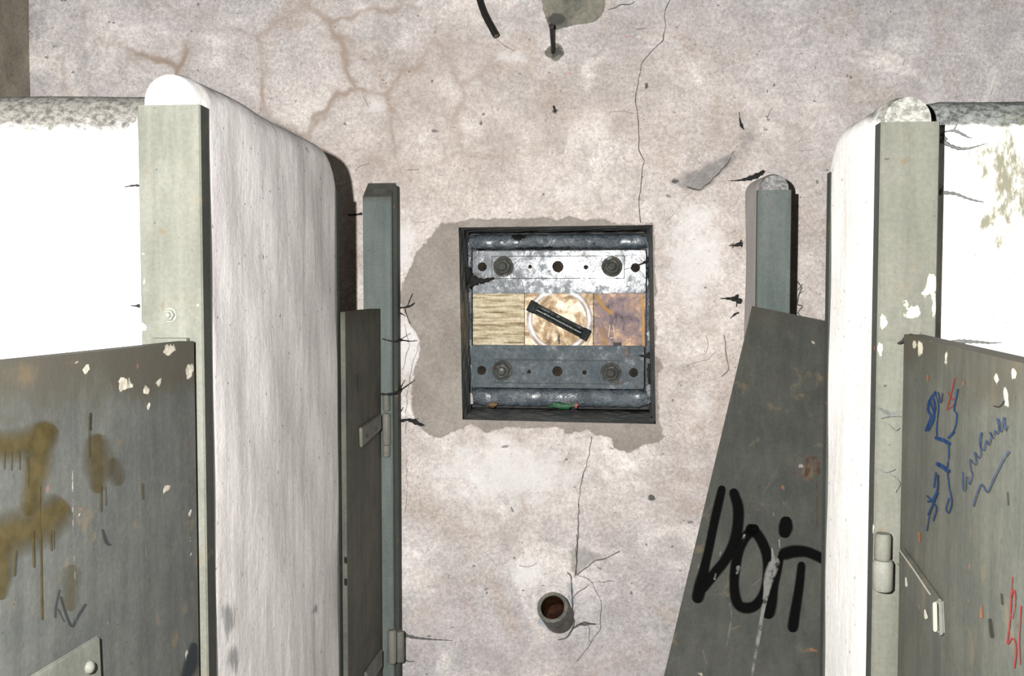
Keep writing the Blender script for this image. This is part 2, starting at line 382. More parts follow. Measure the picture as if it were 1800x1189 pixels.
MORTAR = [(796, 391), (773, 395), (750, 424), (730, 447), (713, 491), (703, 526), (722, 569), (736, 592), (738, 627), (726, 666), (722, 708), (730, 743), (757, 766), (773, 770), (800, 755), (831, 743), (854, 762), (873, 755), (897, 749), (940, 752), (990, 751), (993, 764), (1017, 762), (1028, 755), (1047, 764), (1078, 770), (1078, 789), (1102, 797), (1136, 782), (1156, 780), (1167, 766), (1157, 747), (1158, 720), (1155, 664), (1162, 650), (1161, 634), (1154, 625), (1151, 553), (1150, 440), (1148, 395), (1075, 393), (1067, 385), (1028, 389), (997, 381), (982, 389), (951, 383), (912, 387), (854, 385), (823, 389)]
HOLLOW = [(953, -60), (953, 18), (962, 36), (966, 47), (978, 53), (989, 49), (1011, 43), (1040, 40), (1056, 29), (1063, 13), (1064, -60)]
HOLLOW2 = [(955, 93), (966, 84), (978, 75), (988, 82), (991, 95), (978, 106), (966, 100)]
SC2 = [(1290, 268), (1300, 235), (1325, 215), (1340, 222), (1325, 252), (1296, 284)]
wall_attrs = {
    'mortar': lambda px, py, v: sdpoly(px, py, MORTAR),
    'hollow': lambda px, py, v: np.maximum(sdpoly(px, py, HOLLOW), sdpoly(px, py, HOLLOW2) + 1),
    'warm_falloff': lambda px, py, v: np.clip(1.15 - np.sqrt(((px - 900) / 1000) ** 2 + ((py - 520) / 620) ** 2), 0, 1),
    'vein': lambda px, py, v: np.clip(1.2 - np.sqrt(((px - 430) / 560) ** 2 + ((py - 120) / 320) ** 2), 0, 1) + .22 * np.clip((py - 300) / 200, 0, 1) + .18 * (px > 1200),
    'stain': lambda px, py, v: ell(px, py, [(800, 130, 110, 240, .8), (640, 330, 150, 130, .9), (880, 240, 220, 90, .7), (1000, 205, 260, 60, .7), (1270, 610, 60, 170, .8), (1390, 420, 70, 160, .7), (1180, 120, 160, 130, .5), (1180, 850, 60, 180, .5), (980, 1180, 240, 70, .6), (720, 320, 60, 120, .6), (1280, 640, 50, 50, .8), (1380, 250, 160, 120, .5), (760, 1090, 80, 120, .5)]),
    'pale': lambda px, py, v: ell(px, py, [(900, 830, 300, 140, .7), (1220, 460, 110, 170, .75), (715, 610, 40, 90, 1), (900, 100, 60, 40, .6), (1010, 340, 260, 90, .5), (880, 210, 100, 40, .4), (930, 1010, 80, 60, .7), (710, 430, 40, 90, .8), (1230, 720, 60, 120, .5), (660, 190, 90, 100, .5), (1220, 380, 120, 60, .6)]),
    'scar': lambda px, py, v: np.clip(np.maximum(np.clip((sdpoly(px, py, SCAR) + 5) / 14, 0, 1), np.maximum(.5 * np.clip((sdpoly(px, py, SC2) + 8) / 20, 0, 1), .8 * np.clip((sdpoly(px, py, [(1005, 960), (1040, 970), (1062, 975), (1046, 985), (1022, 1002), (1010, 1020), (1003, 990)]) + 7) / 14, 0, 1))), 0, 1),
    'dark': lambda px, py, v: ell(px, py, [(978, 34, 24, 17, 1), (976, 92, 19, 18, .75), (1145, 876, 11, 9, 1), (845, 216, 6, 7, .8), (976, 196, 9, 8, .9), (1137, 152, 4, 7, 1), (758, 143, 4, 8, 1), (1345, 226, 8, 8, .9), (1186, 318, 14, 8, .8), (1005, 1078, 9, 22, .8), (1030, 1098, 24, 5, .8), (1360, 148, 4, 5, 1), (1165, 798, 7, 6, .7), (1095, 960, 3, 7, .8), (955, 752, 3, 10, .9), (1280, 600, 14, 60, .35), (1288, 432, 8, 6, .9), (1285, 525, 12, 8, .7)]),
    'red': lambda px, py, v: ell(px, py, [(1103, 64, 12, 6, 1), (1000, 130, 14, 6, .8), (905, 12, 6, 5, .8), (1018, 126, 8, 5, .7)]),
}
wall_back = obj('wall_back', VV, FF, M_wall, smooth=True, attrs=wall_attrs, origin=(0, YW, 0)); wall_back['kind'] = 'structure'

# niche reveals and back
YN = YW + .34
s_ = Mat('niche_cement'); f_ = s_.noise(70, 6, .7); mm = s_.noise(14, 6, .65)
c_ = s_.mul(s_.mix(s_.step(mm, .35, .65), (.11, .118, .112), (.23, .235, .225)), s_.step(f_, .25, .75, .65, 1.2))
blackening = s_.step(s_.math('ADD', s_.attr('blackening'), s_.math('MULTIPLY', s_.math('SUBTRACT', s_.noise(1, 6, .7, vec=s_.scale(16, 30, 60)), .5), 1.1)), .3, .6); c_ = s_.mix(blackening, c_, (.012, .014, .014))
M_niche = s_.done(c_, s_.step(mm, .3, .7, .35, .8), normal=s_.bump(f_, .6, .006), spec=.35)
def niche_grid():
    V = []; Fs = []; k = 14; dpt = 8
    for e in range(4):
        a, b_ = NIC[e], NIC[(e + 1) % 4]; base = len(V)
        for j in range(dpt + 1):
            y = YW + .002 + (YN - YW) * j / dpt
            if j == 0: y = None
            for i in range(k + 1):
                p = a.lerp(b_, i / k); yy = YW - float(wall_disp(p.x, p.z)) if y is None else y
                w = .0 if j == 0 else .003 * math.sin(i * 1.7 + j * 2.1 + e)
                V.append((p.x + w, yy, p.z + w))
        for j in range(dpt):
            for i in range(k):
                q = base + j * (k + 1) + i; Fs.append((q, q + 1, q + k + 2, q + k + 1))
    b2 = len(V); V += [(p.x, YN - .001, p.z) for p in NIC]; Fs.append((b2, b2 + 1, b2 + 2, b2 + 3)); return V, Fs
V, Fs = niche_grid()
niche = obj('niche_lining', V, Fs, M_niche, wall_back, attrs={'blackening': lambda px, py, v: np.where((v[:, 1] > YW + .05), np.clip((v[:, 1] - YW - .12) / .22, 0, 1) * .5 + .04, .0)}, label='dark cement lining of the square niche')  # lining turns blacker towards the back of the niche

# cracks and scratches in the plaster, one skin of lines on the wall
zA = lambda pts: Z(800, 0, 4.5, pts); zB = lambda pts: Z(860, 940, 4.775, pts); zC = lambda pts: Z(1000, 0, 2.25, pts)
cr = []
def C(p, w=2.0, a=.8):
    q = [p[0]]
    for a_, b_ in zip(p, p[1:]):
        n_ = max(1, int(math.hypot(b_[0] - a_[0], b_[1] - a_[1]) / 9))
        for k_ in range(1, n_ + 1):
            t_ = k_ / n_; j_ = 0 if k_ == n_ else 1.5; q.append((a_[0] + (b_[0] - a_[0]) * t_ + random.uniform(-j_, j_), a_[1] + (b_[1] - a_[1]) * t_ + random.uniform(-j_, j_), w * random.uniform(.55, 1.15)))
    q[0] = (*p[0][:2], w * .8); cr.append((q, w, .4, a * .85))
C(zC([(400, 0), (380, 45), (383, 100), (372, 160), (330, 200), (295, 240), (275, 310), (264, 380), (270, 440), (275, 520), (276, 590), (298, 640), (288, 700), (278, 780), (283, 880)]), 2.2, .8)
C(zA([(1420, 10), (1380, 35), (1310, 35), (1270, 60), (1210, 75)]), 2.4, .7)
C([(1040, 768), (1036, 800), (1024, 840), (1017, 880), (1016, 930), (1013, 975), (1013, 1010)], 2.6, .75)
C(zB([(660, 325), (685, 350), (690, 430), (695, 520), (700, 600), (690, 680), (715, 720), (700, 790), (650, 865), (575, 885)]), 3.6, .85)
C(zB([(700, 540), (740, 490), (800, 455), (835, 425)]), 2.2, .7); C(zB([(760, 350), (810, 365), (860, 400), (890, 470), (930, 540), (940, 640), (935, 790), (880, 860), (800, 980), (740, 1060)]), 2.0, .65)
C(zB([(860, 405), (920, 398), (1050, 395)]), 1.8, .6); C(zB([(735, 0), (740, 120), (735, 230), (720, 350)]), 2.6, .75); C(zB([(740, 340), (830, 270), (900, 215), (990, 195), (1090, 145)]), 3.2, .7)
C(zB([(700, 790), (750, 760), (800, 735), (890, 755)]), 4.2, .85); C(zB([(835, 770), (845, 900)]), 1.8, .6); C(zB([(250, 258), (330, 270), (400, 240)]), 2, .5); C(zB([(890, 850), (930, 800)]), 1.6, .5)
C(zC([(500, 745), (450, 790), (420, 840), (380, 880)]), 1.6, .4); C(zC([(640, 625), (590, 690), (520, 752), (470, 740)]), 2.6, .8)
C([(1258, 618), (1245, 632), (1225, 637), (1208, 644)], 1.8, .5); C([(625, 300), (634, 292), (650, 288)], 1.6, .5)
C([(1240, 590), (1244, 610), (1238, 625)], 1.6, .5); C([(1272, 590), (1276, 625), (1280, 650), (1268, 662)], 3, .6); C([(1118, 200), (1090, 196), (1068, 198)], 1.4, .35)
C([(1000, 150), (1100, 162), (1160, 158)], 1.2, .25); C([(1120, 52), (1135, 49)], 2, .8); C([(857, 40), (872, 68), (888, 82), (905, 90)], 1.8, .45)
C([(742, 590), (725, 640), (716, 690), (712, 760)], 1.6, .5); C([(712, 570), (720, 610), (708, 650)], 1.8, .5); C([(714, 800), (716, 860), (712, 900)], 1.5, .4)
for k in range(46):
    x, y = random.uniform(40, 1780), random.uniform(5, 1180); an = random.uniform(-.5, .5) + (PI / 2 if random.random() < .35 else 0); L = random.uniform(6, 26)
    C([(x, y), (x + math.cos(an) * L * .5 + random.uniform(-2, 2), y + math.sin(an) * L * .5), (x + math.cos(an) * L, y + math.sin(an) * L)], random.uniform(1, 1.8), random.uniform(.3, .7))
decal('crack_lines', on_wall, cr, decal_material('crack_dark', (.075, .07, .066), wear=.35, scale=120), wall_back, step=4)  # dark colour of the crack lines themselves
decal('cement_smear', on_wall, [([(955, 1095), (975, 1104), (995, 1100)], 22, .6, .55), ([(948, 1060), (952, 1085)], 12, .7, .4), ([(1003, 1030), (1006, 1060)], 14, .7, .45)], decal_material('bluish_cement', (.42, .47, .52), wear=.4), wall_back)

# left side wall and floor
s_ = Mat('dark_brown_plaster'); q = s_.noise(6, 6, .6)  # dark brown is the side wall's own colour
M_wl = s_.done(s_.mul(s_.mix(s_.step(q, .35, .65), (.20, .18, .14), (.30, .275, .22)), s_.step(s_.noise(90, 5, .7), .25, .75, .8, 1.15)), .92, normal=s_.bump(s_.noise(40, 6), .5, .004), spec=.1)
m = MB(); m.box(XL - .12, XL, -.6, YW + .1, 0, ZT); wl = m.build('wall_left', M_wl); wl['kind'] = 'structure'
s_ = Mat('concrete_floor'); q = s_.noise(5, 6, .6)
M_fl = s_.done(s_.mul(s_.mix(s_.step(q, .35, .65), (.17, .16, .145), (.26, .245, .22)), s_.step(s_.noise(80, 5, .7), .25, .75, .8, 1.15)), .85, normal=s_.bump(s_.noise(50, 6), .4, .004))
m = MB(); m.box(XL - .12, XR, -.6, YW + .1, -.08, 0); fl = m.build('floor', M_fl); fl['kind'] = 'structure'

# ------------------------------------------------------------------ partitions
def slab(x0, x1, y0, y1, zt, rfar=0.0, along='Y', dz=.03, ds=.03, rnear=0.0, z0=0.0, seed=0):
    """masonry slab with a half-round top; x0..x1 thickness (or y when along X)"""
    if along == 'X': a0, a1, t0, t1 = x0, x1, y0, y1
    else: a0, a1, t0, t1 = y0, y1, x0, x1
    r = (t1 - t0) / 2; tc = (t0 + t1) / 2; L = a1 - a0; n = max(6, int(L / ds)); st = list(np.linspace(a0, a1, n + 1))
    if rfar: st = [a for a in st if a < a1 - rfar] + [a1 - rfar + rfar * math.sin(q * PI / 2 / 10) for q in range(11)]
    V = []; nn = None; b = .006
    for k, a in enumerate(st):
        zz = zt
        if rfar and a > a1 - rfar: zz = zt - rfar + math.sqrt(max(rfar ** 2 - (a - a1 + rfar) ** 2, 0))
        sh = b if k in (0, len(st) - 1) else 0
        rr = r - sh; nz = max(4, int((zz - r - z0) / dz)); prof = []
        if nn is None: nn = int((zt - r - z0) / dz)
        zs = np.linspace(z0, zz - r, nn + 1)
        prof += [(-rr, z) for z in zs]; prof += [(-rr * math.cos(PI * q / 16), zz - r + rr * math.sin(PI * q / 16)) for q in range(1, 16)]; prof += [(rr, z) for z in zs[::-1]]
        for (d, z) in prof:
            wv = .0025 * math.sin(a * 9 + seed) * math.sin(z * 7 + seed * 2) + .0012 * math.sin(a * 23 + z * 17 + seed)
            d2 = d + wv; z2 = z + (.002 * math.sin(a * 14 + seed) if z > zz - r - .001 else 0)
            V.append((tc + d2, a, z2) if along == 'Y' else (a, tc + d2, z2))
        m_ = len(prof)
    Fs = []
    for k in range(len(st) - 1):
        for i in range(m_ - 1): Fs.append((k * m_ + i, k * m_ + i + 1, (k + 1) * m_ + i + 1, (k + 1) * m_ + i))
    Fs.append(tuple(range(m_))); Fs.append(tuple((len(st) - 1) * m_ + i for i in range(m_)))
    return V, Fs
def strip_grid(name, x0, x1, y, z0, z1, depth, mat, parent, attrs, thick=.003):
    """U shaped sheet over the end of a slab: dense front, two side flanges"""
    nx, nz = 12, int((z1 - z0) / .012); V = []; Fs = []
    for j in range(nz + 1):
        for i in range(nx + 1): V.append((x0 + (x1 - x0) * i / nx, y, z0 + (z1 - z0) * j / nz))
    for j in range(nz):
        for i in range(nx): a = j * (nx + 1) + i; Fs.append((a, a + 1, a + nx + 2, a + nx + 1))
    return obj(name, V, Fs, mat, parent, attrs=attrs)
def channel(x0, x1, y, z0, z1, depth, matf, mats, parent, attrs, sgn=1, name='edge_channel'):
    """sgn 1: front faces the camera; -1: sits on the far end"""
    e = empty_part(name, ((x0 + x1) / 2, y, z0), parent)
    return e
def edge_channel(x0, x1, y, z0, z1, depth, matf, mats, parent, attrs, sgn=1, label=None):
    nx, nz = 14, int((z1 - z0) / .012); t = .004
    V = []; Fs = []
    yb = y + sgn * depth
    prof = [(x0, yb), (x0, y + sgn * t)] + [(x0 + (x1 - x0) * i / nx + (t * .6 if i == 0 else -t * .6 if i == nx else 0), y) for i in range(nx + 1)] + [(x1, y + sgn * t), (x1, yb)]
    inner = [(x1 - t, yb), (x1 - t, y + sgn * t * 1.5), (x0 + t, y + sgn * t * 1.5), (x0 + t, yb)]
    P = prof + inner; m_ = len(P)
    for j in range(nz + 1):
        for (a, b) in P: V.append((a, b, z0 + (z1 - z0) * j / nz))
    for j in range(nz):
        for i in range(m_): Fs.append((j * m_ + i, j * m_ + (i + 1) % m_, (j + 1) * m_ + (i + 1) % m_, (j + 1) * m_ + i))
    Fs.append(tuple(range(m_))); Fs.append(tuple(nz * m_ + i for i in range(m_)))
    o = obj('edge_channel', V, Fs, [matf, mats], parent, attrs=attrs, label=label); flip(o)
    for p in o.data.polygons:
        if abs(p.normal.x) > .9: p.material_index = 1
    return o

Y0 = 1.585
# left aisle partition
lx0, lx1 = onY(244, 400, Y0).x, onY(354, 400, Y0).x
lzt = onY(300, 126, Y0 + .02).z; lst = onY(300, 184, Y0).z
ly1 = onX(599, 700, lx1).y
PL = empty('stall_partition', ((lx0 + lx1) / 2, Y0, 0), 'tall white plaster partition with a rounded top on the left side of the aisle', 'partition')
V, Fs = slab(lx0 + .004, lx1 - .003, Y0 + .006, ly1 - .006, lzt, rfar=.11, seed=1)
crest = lambda zt, h: (lambda px, py, v: np.clip((v[:, 2] - (zt - h)) / h, 0, 1.0))
def l_grime(px, py, v): return np.clip((v[:, 2] - (lzt - .035)) / .03, 0, 1) * np.where(v[:, 1] > Y0 + .03, .7, 0) + ell(px, py, [(372, 175, 10, 50, .6), (500, 420, 40, 160, .25)])
l_mark = lambda px, py, v: ell(px, py, [(402, 1090, 26, 60, .85), (410, 1160, 26, 50, .8), (553, 1073, 9, 16, 1), (465, 1077, 9, 8, 1), (497, 990, 7, 12, .7), (506, 315, 12, 26, .75), (512, 290, 6, 90, .5), (562, 488, 6, 9, .9), (537, 262, 6, 6, .9), (384, 1030, 10, 80, .45)])
zero = lambda px, py, v: np.zeros(len(px))
o = obj('plaster_body', V, Fs, M_part_l, PL, smooth=True, attrs={'grime_shade': l_grime, 'mark': l_mark, 'ochre': zero}); flip(o); o.data.set_sharp_from_angle(angle=math.radians(35))
LA = {'grime_shade': lambda px, py, v: ell(px, py, [(300, 560, 70, 50, .35), (280, 585, 60, 30, .4)]), 'brown': lambda px, py, v: ell(px, py, [(286, 408, 20, 18, .9), (258, 298, 16, 18, .8), (280, 278, 16, 10, .5), (305, 520, 16, 10, .9), (285, 540, 9, 20, .7), (345, 430, 10, 20, .5)]),
      'chip': lambda px, py, v: ell(px, py, [(251, 574, 10, 14, 1), (250, 444, 6, 12, 1), (252, 492, 5, 14, .8), (345, 538, 14, 8, .8), (338, 560, 14, 14, .5), (310, 900, 3, 3, 0)])}
ch = edge_channel(lx0, lx1, Y0, 0, lst, .038, M_strip_l, M_flank, PL, LA, label='pale green painted metal channel on the near end')
edge_channel(lx0 + .001, lx1 - .0, ly1, 0, lst - .05, .03, M_flank, M_flank, PL, {'grime_shade': zero, 'brown': zero, 'chip': zero}, -1, label='dark green metal channel on the far end')
def hexbolt(p, ax, r, mat, parent, name='bolt', washer=True, stud=True, rot=.2):
    m = MB(); p = Vector(p); ax = Vector(ax).normalized()
    if washer: m.lathe(p, ax, [(0, 0), (r * 1.25, 0), (r * 1.25, r * .18), (0, r * .18)], 28)
    u = ax.orthogonal().normalized(); w = ax.cross(u); h0, h1 = r * .15, r * .85
    for_ = []
    V = []
    for h, s in ((h0, 1), (h1 - r * .12, 1), (h1, .88)):
        for i in range(6):
            a = rot + i * PI / 3; V.append(p + ax * h + (u * math.cos(a) + w * math.sin(a)) * r * s)
    Fs = [(k * 6 + i, k * 6 + (i + 1) % 6, k * 6 + 6 + (i + 1) % 6, k * 6 + 6 + i) for k in range(2) for i in range(6)] + [tuple(range(12, 18)), tuple(range(5, -1, -1))]
    m.add(V, Fs)
    if stud: m.lathe(p, ax, [(r * .52, h1 * .9), (r * .52, h1 + r * .35), (r * .42, h1 + r * .5), (0, h1 + r * .55)], 20)
    return m.build(name, mat, parent, smooth=True)
M_bolt = simple('painted_bolt', (.22, .225, .19), .45, .2, .25, 80, .3, .5)
hexbolt(onY(299, 554, Y0), (0, -1, 0), .0095, M_bolt, ch, stud=True)
m = MB(); a, b_ = onY(272, 594, Y0 - .001), onY(334, 606, Y0 - .001); m.box(a.x, b_.x, Y0 - .0156, Y0 + .001, b_.z - .06, a.z, .002); m.build('door_stop', M_strip_l, ch, attrs={'grime_shade': zero, 'brown': zero, 'chip': zero})

# left cross partition (behind the post)
CY = 1.745
czt = onY(120, 171, CY + .05).z
PLC = empty('stall_partition', (-1.2, CY + .05, 0), 'brightly lit white cross partition at the far left, rough rounded top', 'partition')
V, Fs = slab(XL + .002, lx0 - .001, CY, CY + .105, czt, along='X', seed=3)
o = obj('plaster_body', V, Fs, M_part_lc, PLC, smooth=True, attrs={'grime_shade': lambda px, py, v: np.clip((268 - py) / 60, 0, 1) * 1.0, 'mark': lambda px, py, v: ell(px, py, [(93, 268, 3, 4, 1), (58, 500, 3, 3, 1), (8, 420, 8, 14, .6)]), 'ochre': lambda px, py, v: ell(px, py, [(50, 240, 12, 10, .5), (12, 240, 20, 12, .4)])}); flip(o); o.data.set_sharp_from_angle(angle=math.radians(35))  # crest band is dirt plus painted shading of the rounded top

# right aisle partition
rx0, rx1 = onY(1546, 400, Y0).x, onY(1650, 400, Y0).x
rzt = onY(1593, 169, Y0 + .02).z; rst = onY(1593, 214, Y0).z
rbx0 = rx0 - .006
ry1 = onX(1447, 700, rx0).y
PR = empty('stall_partition', ((rx0 + rx1) / 2, Y0, 0), 'bright white plaster partition with a rounded top on the right side of the aisle', 'partition')
V, Fs = slab(rx0 + .003, rx1 - .004, Y0 + .006, ry1 - .006, rzt, rfar=.085, seed=5)
o = obj('plaster_body', V, Fs, M_part_r, PR, smooth=True, attrs={'grime_shade': lambda px, py, v: np.clip((v[:, 2] - (rzt - .05)) / .05, 0, 1) * .75 + ell(px, py, [(1535, 205, 14, 30, .6), (1535, 215, 10, 30, .5)]) + np.where((v[:, 1] < Y0 + .012) & (v[:, 2] > rst - .002), 1.0, 0), 'mark': lambda px, py, v: ell(px, py, [(1525, 318, 4, 5, 1), (1512, 432, 3, 3, 1), (1514, 568, 7, 5, 1), (1492, 541, 3, 3, 1)]), 'ochre': zero}); flip(o); o.data.set_sharp_from_angle(angle=math.radians(35))
RA = {'grime_shade': lambda px, py, v: ell(px, py, [(1590, 590, 40, 40, .5), (1555, 740, 40, 30, .35), (1555, 1010, 50, 60, .35), (1590, 225, 50, 20, .3)]), 'brown': lambda px, py, v: ell(px, py, [(1592, 285, 16, 12, .9), (1562, 260, 5, 5, 1), (1555, 222, 6, 5, 1), (1605, 340, 14, 9, .8), (1600, 510, 40, 30, .3), (1548, 930, 12, 14, .9)]),
      'chip': lambda px, py, v: ell(px, py, [(1603, 550, 30, 18, 1), (1637, 500, 16, 34, 1), (1642, 540, 7, 40, .9), (1592, 532, 18, 12, .7), (1553, 568, 9, 30, 1), (1547, 615, 9, 24, 1), (1643, 465, 5, 12, .9), (1533, 930, 6, 40, .7), (1622, 520, 12, 14, .8)])}
chr_ = edge_channel(rx0, rx1, Y0, 0, rst, .032, M_strip_r, M_flank, PR, RA, label='sage green painted metal channel on the near end')
edge_channel(rx0, rx1 - .001, ry1, 0, rst - .04, .03, M_flank, M_flank, PR, {'grime_shade': zero, 'brown': zero, 'chip': zero}, -1, label='dark green metal channel on the far end')

# right cross partition
DY = 1.645
dzt = onY(1720, 179, DY + .05).z
PRC = empty('stall_partition', (1.2, DY + .05, 0), 'stained white cross partition at the far right with a grimy, shade-dark top', 'partition')
V, Fs = slab(rx1 + .001, XR - .02, DY, DY + .10, dzt, along='X', seed=8)
o = obj('plaster_body', V, Fs, M_part_rc, PRC, smooth=True, attrs={'grime_shade': lambda px, py, v: np.clip((232 - py) / 26, 0, 1) * 1.5 + ell(px, py, [(1760, 225, 30, 60, .3)]), 'mark': lambda px, py, v: ell(px, py, [(1690, 403, 9, 9, .9), (1772, 505, 4, 8, .9), (1773, 220, 5, 8, .9)]), 'ochre': lambda px, py, v: ell(px, py, [(1780, 320, 60, 190, .95), (1725, 392, 16, 16, 1), (1770, 420, 26, 22, 1), (1740, 280, 80, 80, .75), (1690, 260, 50, 50, .5)])}); flip(o); o.data.set_sharp_from_angle(angle=math.radians(35))  # dark crest mixes grime with painted shade where the top curves away

# right stub at the wall
SY = 2.82
sx0, sx1 = onY(1331, 420, SY).x, onY(1391, 420, SY).x; szt = onY(1361, 304, SY + .02).z; sst = onY(1361, 334, SY).z
PS = empty('wall_stub', ((sx0 + sx1) / 2, SY, 0), 'short grey round-topped pier against the back wall on the right', 'pier')
V, Fs = slab(sx0 + .002, sx1 - .002, SY + .006, YW - .004, szt, seed=9)
o = obj('plaster_body', V, Fs, M_stub, PS, smooth=True, attrs={'grime_shade': lambda px, py, v: np.clip((345 - py) / 50, 0, 1) * .9 + np.where((v[:, 1] < SY + .012) & (v[:, 2] > sst - .002), .7, 0), 'mark': zero, 'ochre': zero}); flip(o); o.data.set_sharp_from_angle(angle=math.radians(35))
edge_channel(sx0, sx1, SY, 0, sst, .02, M_post, M_flank, PS, {'grime_shade': lambda px, py, v: ell(px, py, [(1358, 536, 10, 8, .8), (1365, 460, 20, 20, .35)]), 'brown': zero, 'chip': zero}, label='slate green metal channel on the pier')

# left door post at the wall
QY = 2.985
qx0, qx1 = onY(638, 420, QY).x, onY(688, 420, QY).x; qf = onY(660, 346, QY).z; qb = onY(660, 321, YW).z
PP = empty('door_post', ((qx0 + qx1) / 2, QY, 0), 'slate green door post with a sloping top against the back wall on the left', 'post')
nz = 60; V = []; Fs = []
for j in range(nz + 1):
    for (x, y) in ((qx0, QY), (qx0 + (qx1 - qx0) * .33, QY), (qx0 + (qx1 - qx0) * .66, QY), (qx1 - .004, QY), (qx1, QY + .004), (qx1, YW - .004), (qx0, YW - .004)):
        zt_ = qf + (qb - qf) * (y - QY) / (YW - QY); V.append((x, y, zt_ * j / nz))
for j in range(nz):
    for i in range(7): Fs.append((j * 7 + i, j * 7 + (i + 1) % 7, (j + 1) * 7 + (i + 1) % 7, (j + 1) * 7 + i))
Fs.append(tuple(range(7))); Fs.append(tuple(nz * 7 + i for i in range(7)))
o = obj('post_body', V, Fs, M_post, PP, attrs={'grime_shade': lambda px, py, v: np.where((v[:, 2] > qf - .001), .7, 0) + .35 * np.clip((py - 700) / 300, 0, 1), 'brown': zero, 'chip': zero}); flip(o)
m = MB(); m.box(qx1 - .002, qx1 + .012, QY + .03, YW - .006, .02, qb - .015, .002); m.build('side_flange', M_flank, PP, attrs={'grime_shade': zero, 'brown': zero, 'chip': zero})

# ------------------------------------------------------------------ doors
def door_leaf(A, du, dv, w, h, n, thick, mat, parent, attrs, res=.011, name='door_leaf'):
    """A top corner of the visible face, du along the top, dv down, n towards the viewer"""
    nu, nv = int(w / res), int(h / res); V = []; Fs = []
    for j in range(nv + 1):
        for i in range(nu + 1): V.append(A + du * (w * i / nu) + dv * (h * j / nv))
    g = lambda i, j: j * (nu + 1) + i
    for j in range(nv):
        for i in range(nu): Fs.append((g(i, j), g(i + 1, j), g(i + 1, j + 1), g(i, j + 1)))
    b = len(V); e = .003
    rim = [g(i, 0) for i in range(nu + 1)] + [g(nu, j) for j in range(1, nv + 1)] + [g(i, nv) for i in range(nu - 1, -1, -1)] + [g(0, j) for j in range(nv - 1, 0, -1)]
    for q in rim: V.append(V[q] - n * thick)
    L = len(rim)
    for k in range(L): Fs.append((rim[k], b + k, b + (k + 1) % L, rim[(k + 1) % L]))
    Fs.append(tuple(b + k for k in range(L)))
    o = obj(name, V, Fs, mat, parent, attrs=attrs); flip(o); return o
UP = Vector((0, 0, 1))

# near left door, ajar, its far edge beside the near left post
an = math.radians(5.2); A = onY(341, 600, 1.567)
du = Vector((-math.sin(an), -math.cos(an), 0)); nrm = Vector((math.cos(an), -math.sin(an), 0))
DNL = empty('stall_door', (A.x, A.y, .12), 'large worn grey stall door at the left edge with olive spray blotches', 'door')
def nl_gr(px, py, v):
    t = np.clip(1 - (A.z - v[:, 2]) / .13, 0, 1)
    return t * 1.1 + ell(px, py, [(300, 640, 90, 60, .6), (355, 1150, 30, 60, .9), (330, 1180, 30, 30, .9), (340, 850, 26, 220, .4), (260, 660, 90, 60, .5)])
nl_chip = lambda px, py, v: ell(px, py, [(220, 675, 27, 18, 1), (256, 685, 13, 14, 1), (261, 716, 7, 12, 1), (279, 672, 8, 16, 1), (151, 649, 12, 18, 1), (140, 640, 24, 8, .7), (297, 615, 20, 16, 1), (333, 652, 12, 24, 1), (292, 857, 11, 11, 1), (333, 905, 6, 14, .9), (332, 945, 6, 16, .9), (336, 972, 6, 10, .8), (328, 1153, 7, 18, 1), (162, 730, 6, 8, .9), (126, 754, 5, 7, .8), (222, 727, 5, 6, .8), (141, 905, 4, 6, .7), (187, 1085, 4, 8, .5)])
nl_br = lambda px, py, v: ell(px, py, [(40, 660, 60, 50, .7), (315, 720, 20, 60, .5), (330, 780, 30, 120, .4), (130, 640, 60, 20, .5)])
dl = door_leaf(A, du, -UP, .78, A.z - .12, nrm, .028, M_door_nl, DNL, {'grime_shade': nl_gr, 'chip': nl_chip, 'brown': nl_br})
sNL = lambda px, py, si=0: on_plane(px, py, A, nrm) + nrm * (.0012 + .00012 * si)
zD = lambda pts: Z(0, 580, 1.952, pts)
olive = [(zD([(-60, 400, 70), (30, 398, 66), (100, 385, 66), (140, 365, 66)]), 40, .55, .75), (zD([(140, 370, 60), (128, 450, 64), (112, 530, 54), (98, 600, 44)]), 30, .55, .75),
         (zD([(-60, 730, 110), (40, 700, 100), (120, 670, 95), (160, 645, 95)]), 60, .6, .75), (zD([(-10, 760, 60), (10, 830, 40), (0, 900, 30)]), 30, .7, .7), (zD([(330, 410, 60), (332, 470, 66), (330, 525, 40)]), 30, .75, .62), (zD([(388, 470, 36), (395, 500, 40)]), 20, .85, .4), (zD([(240, 840, 40), (235, 930, 40)]), 20, .9, .35),
         (zD([(130, 540, 8), (128, 640, 9), (134, 740, 8), (136, 860, 7), (138, 990, 8)]), 4, .4, .8), (zD([(8, 420, 8), (8, 475, 5)]), 4, .4, .6), (zD([(32, 420, 8), (32, 480, 5)]), 4, .4, .6), (zD([(58, 420, 8), (60, 478, 5)]), 4, .4, .6), (zD([(86, 440, 12), (90, 540, 6)]), 4, .4, .5),
         (zD([(106, 690, 8), (108, 810, 8)]), 4, .4, .75), (zD([(165, 690, 8), (168, 755, 6)]), 4, .4, .7), (zD([(175, 690, 6), (176, 750, 5)]), 4, .4, .6), (zD([(44, 760, 10), (40, 840, 8)]), 4, .4, .6), (zD([(338, 540, 8), (338, 618, 8)]), 4, .4, .6), (zD([(353, 540, 5), (354, 600, 5)]), 4, .4, .5), (zD([(480, 530, 8), (482, 580, 6)]), 4, .4, .5), (zD([(298, 300, 8), (296, 430, 8)]), 4, .5, .5)]
olive = [([(p[0], p[1], p[2] * (1.45 if p[2] > 16 else 1)) for p in q], w_, (.8 if so > .5 else so), al) for q, w_, so, al in olive]
decal('olive_stain', sNL, olive, decal_material('olive_paint', (.058, .046, .018), (.082, .064, .027), wear=.12, scale=30), dl)
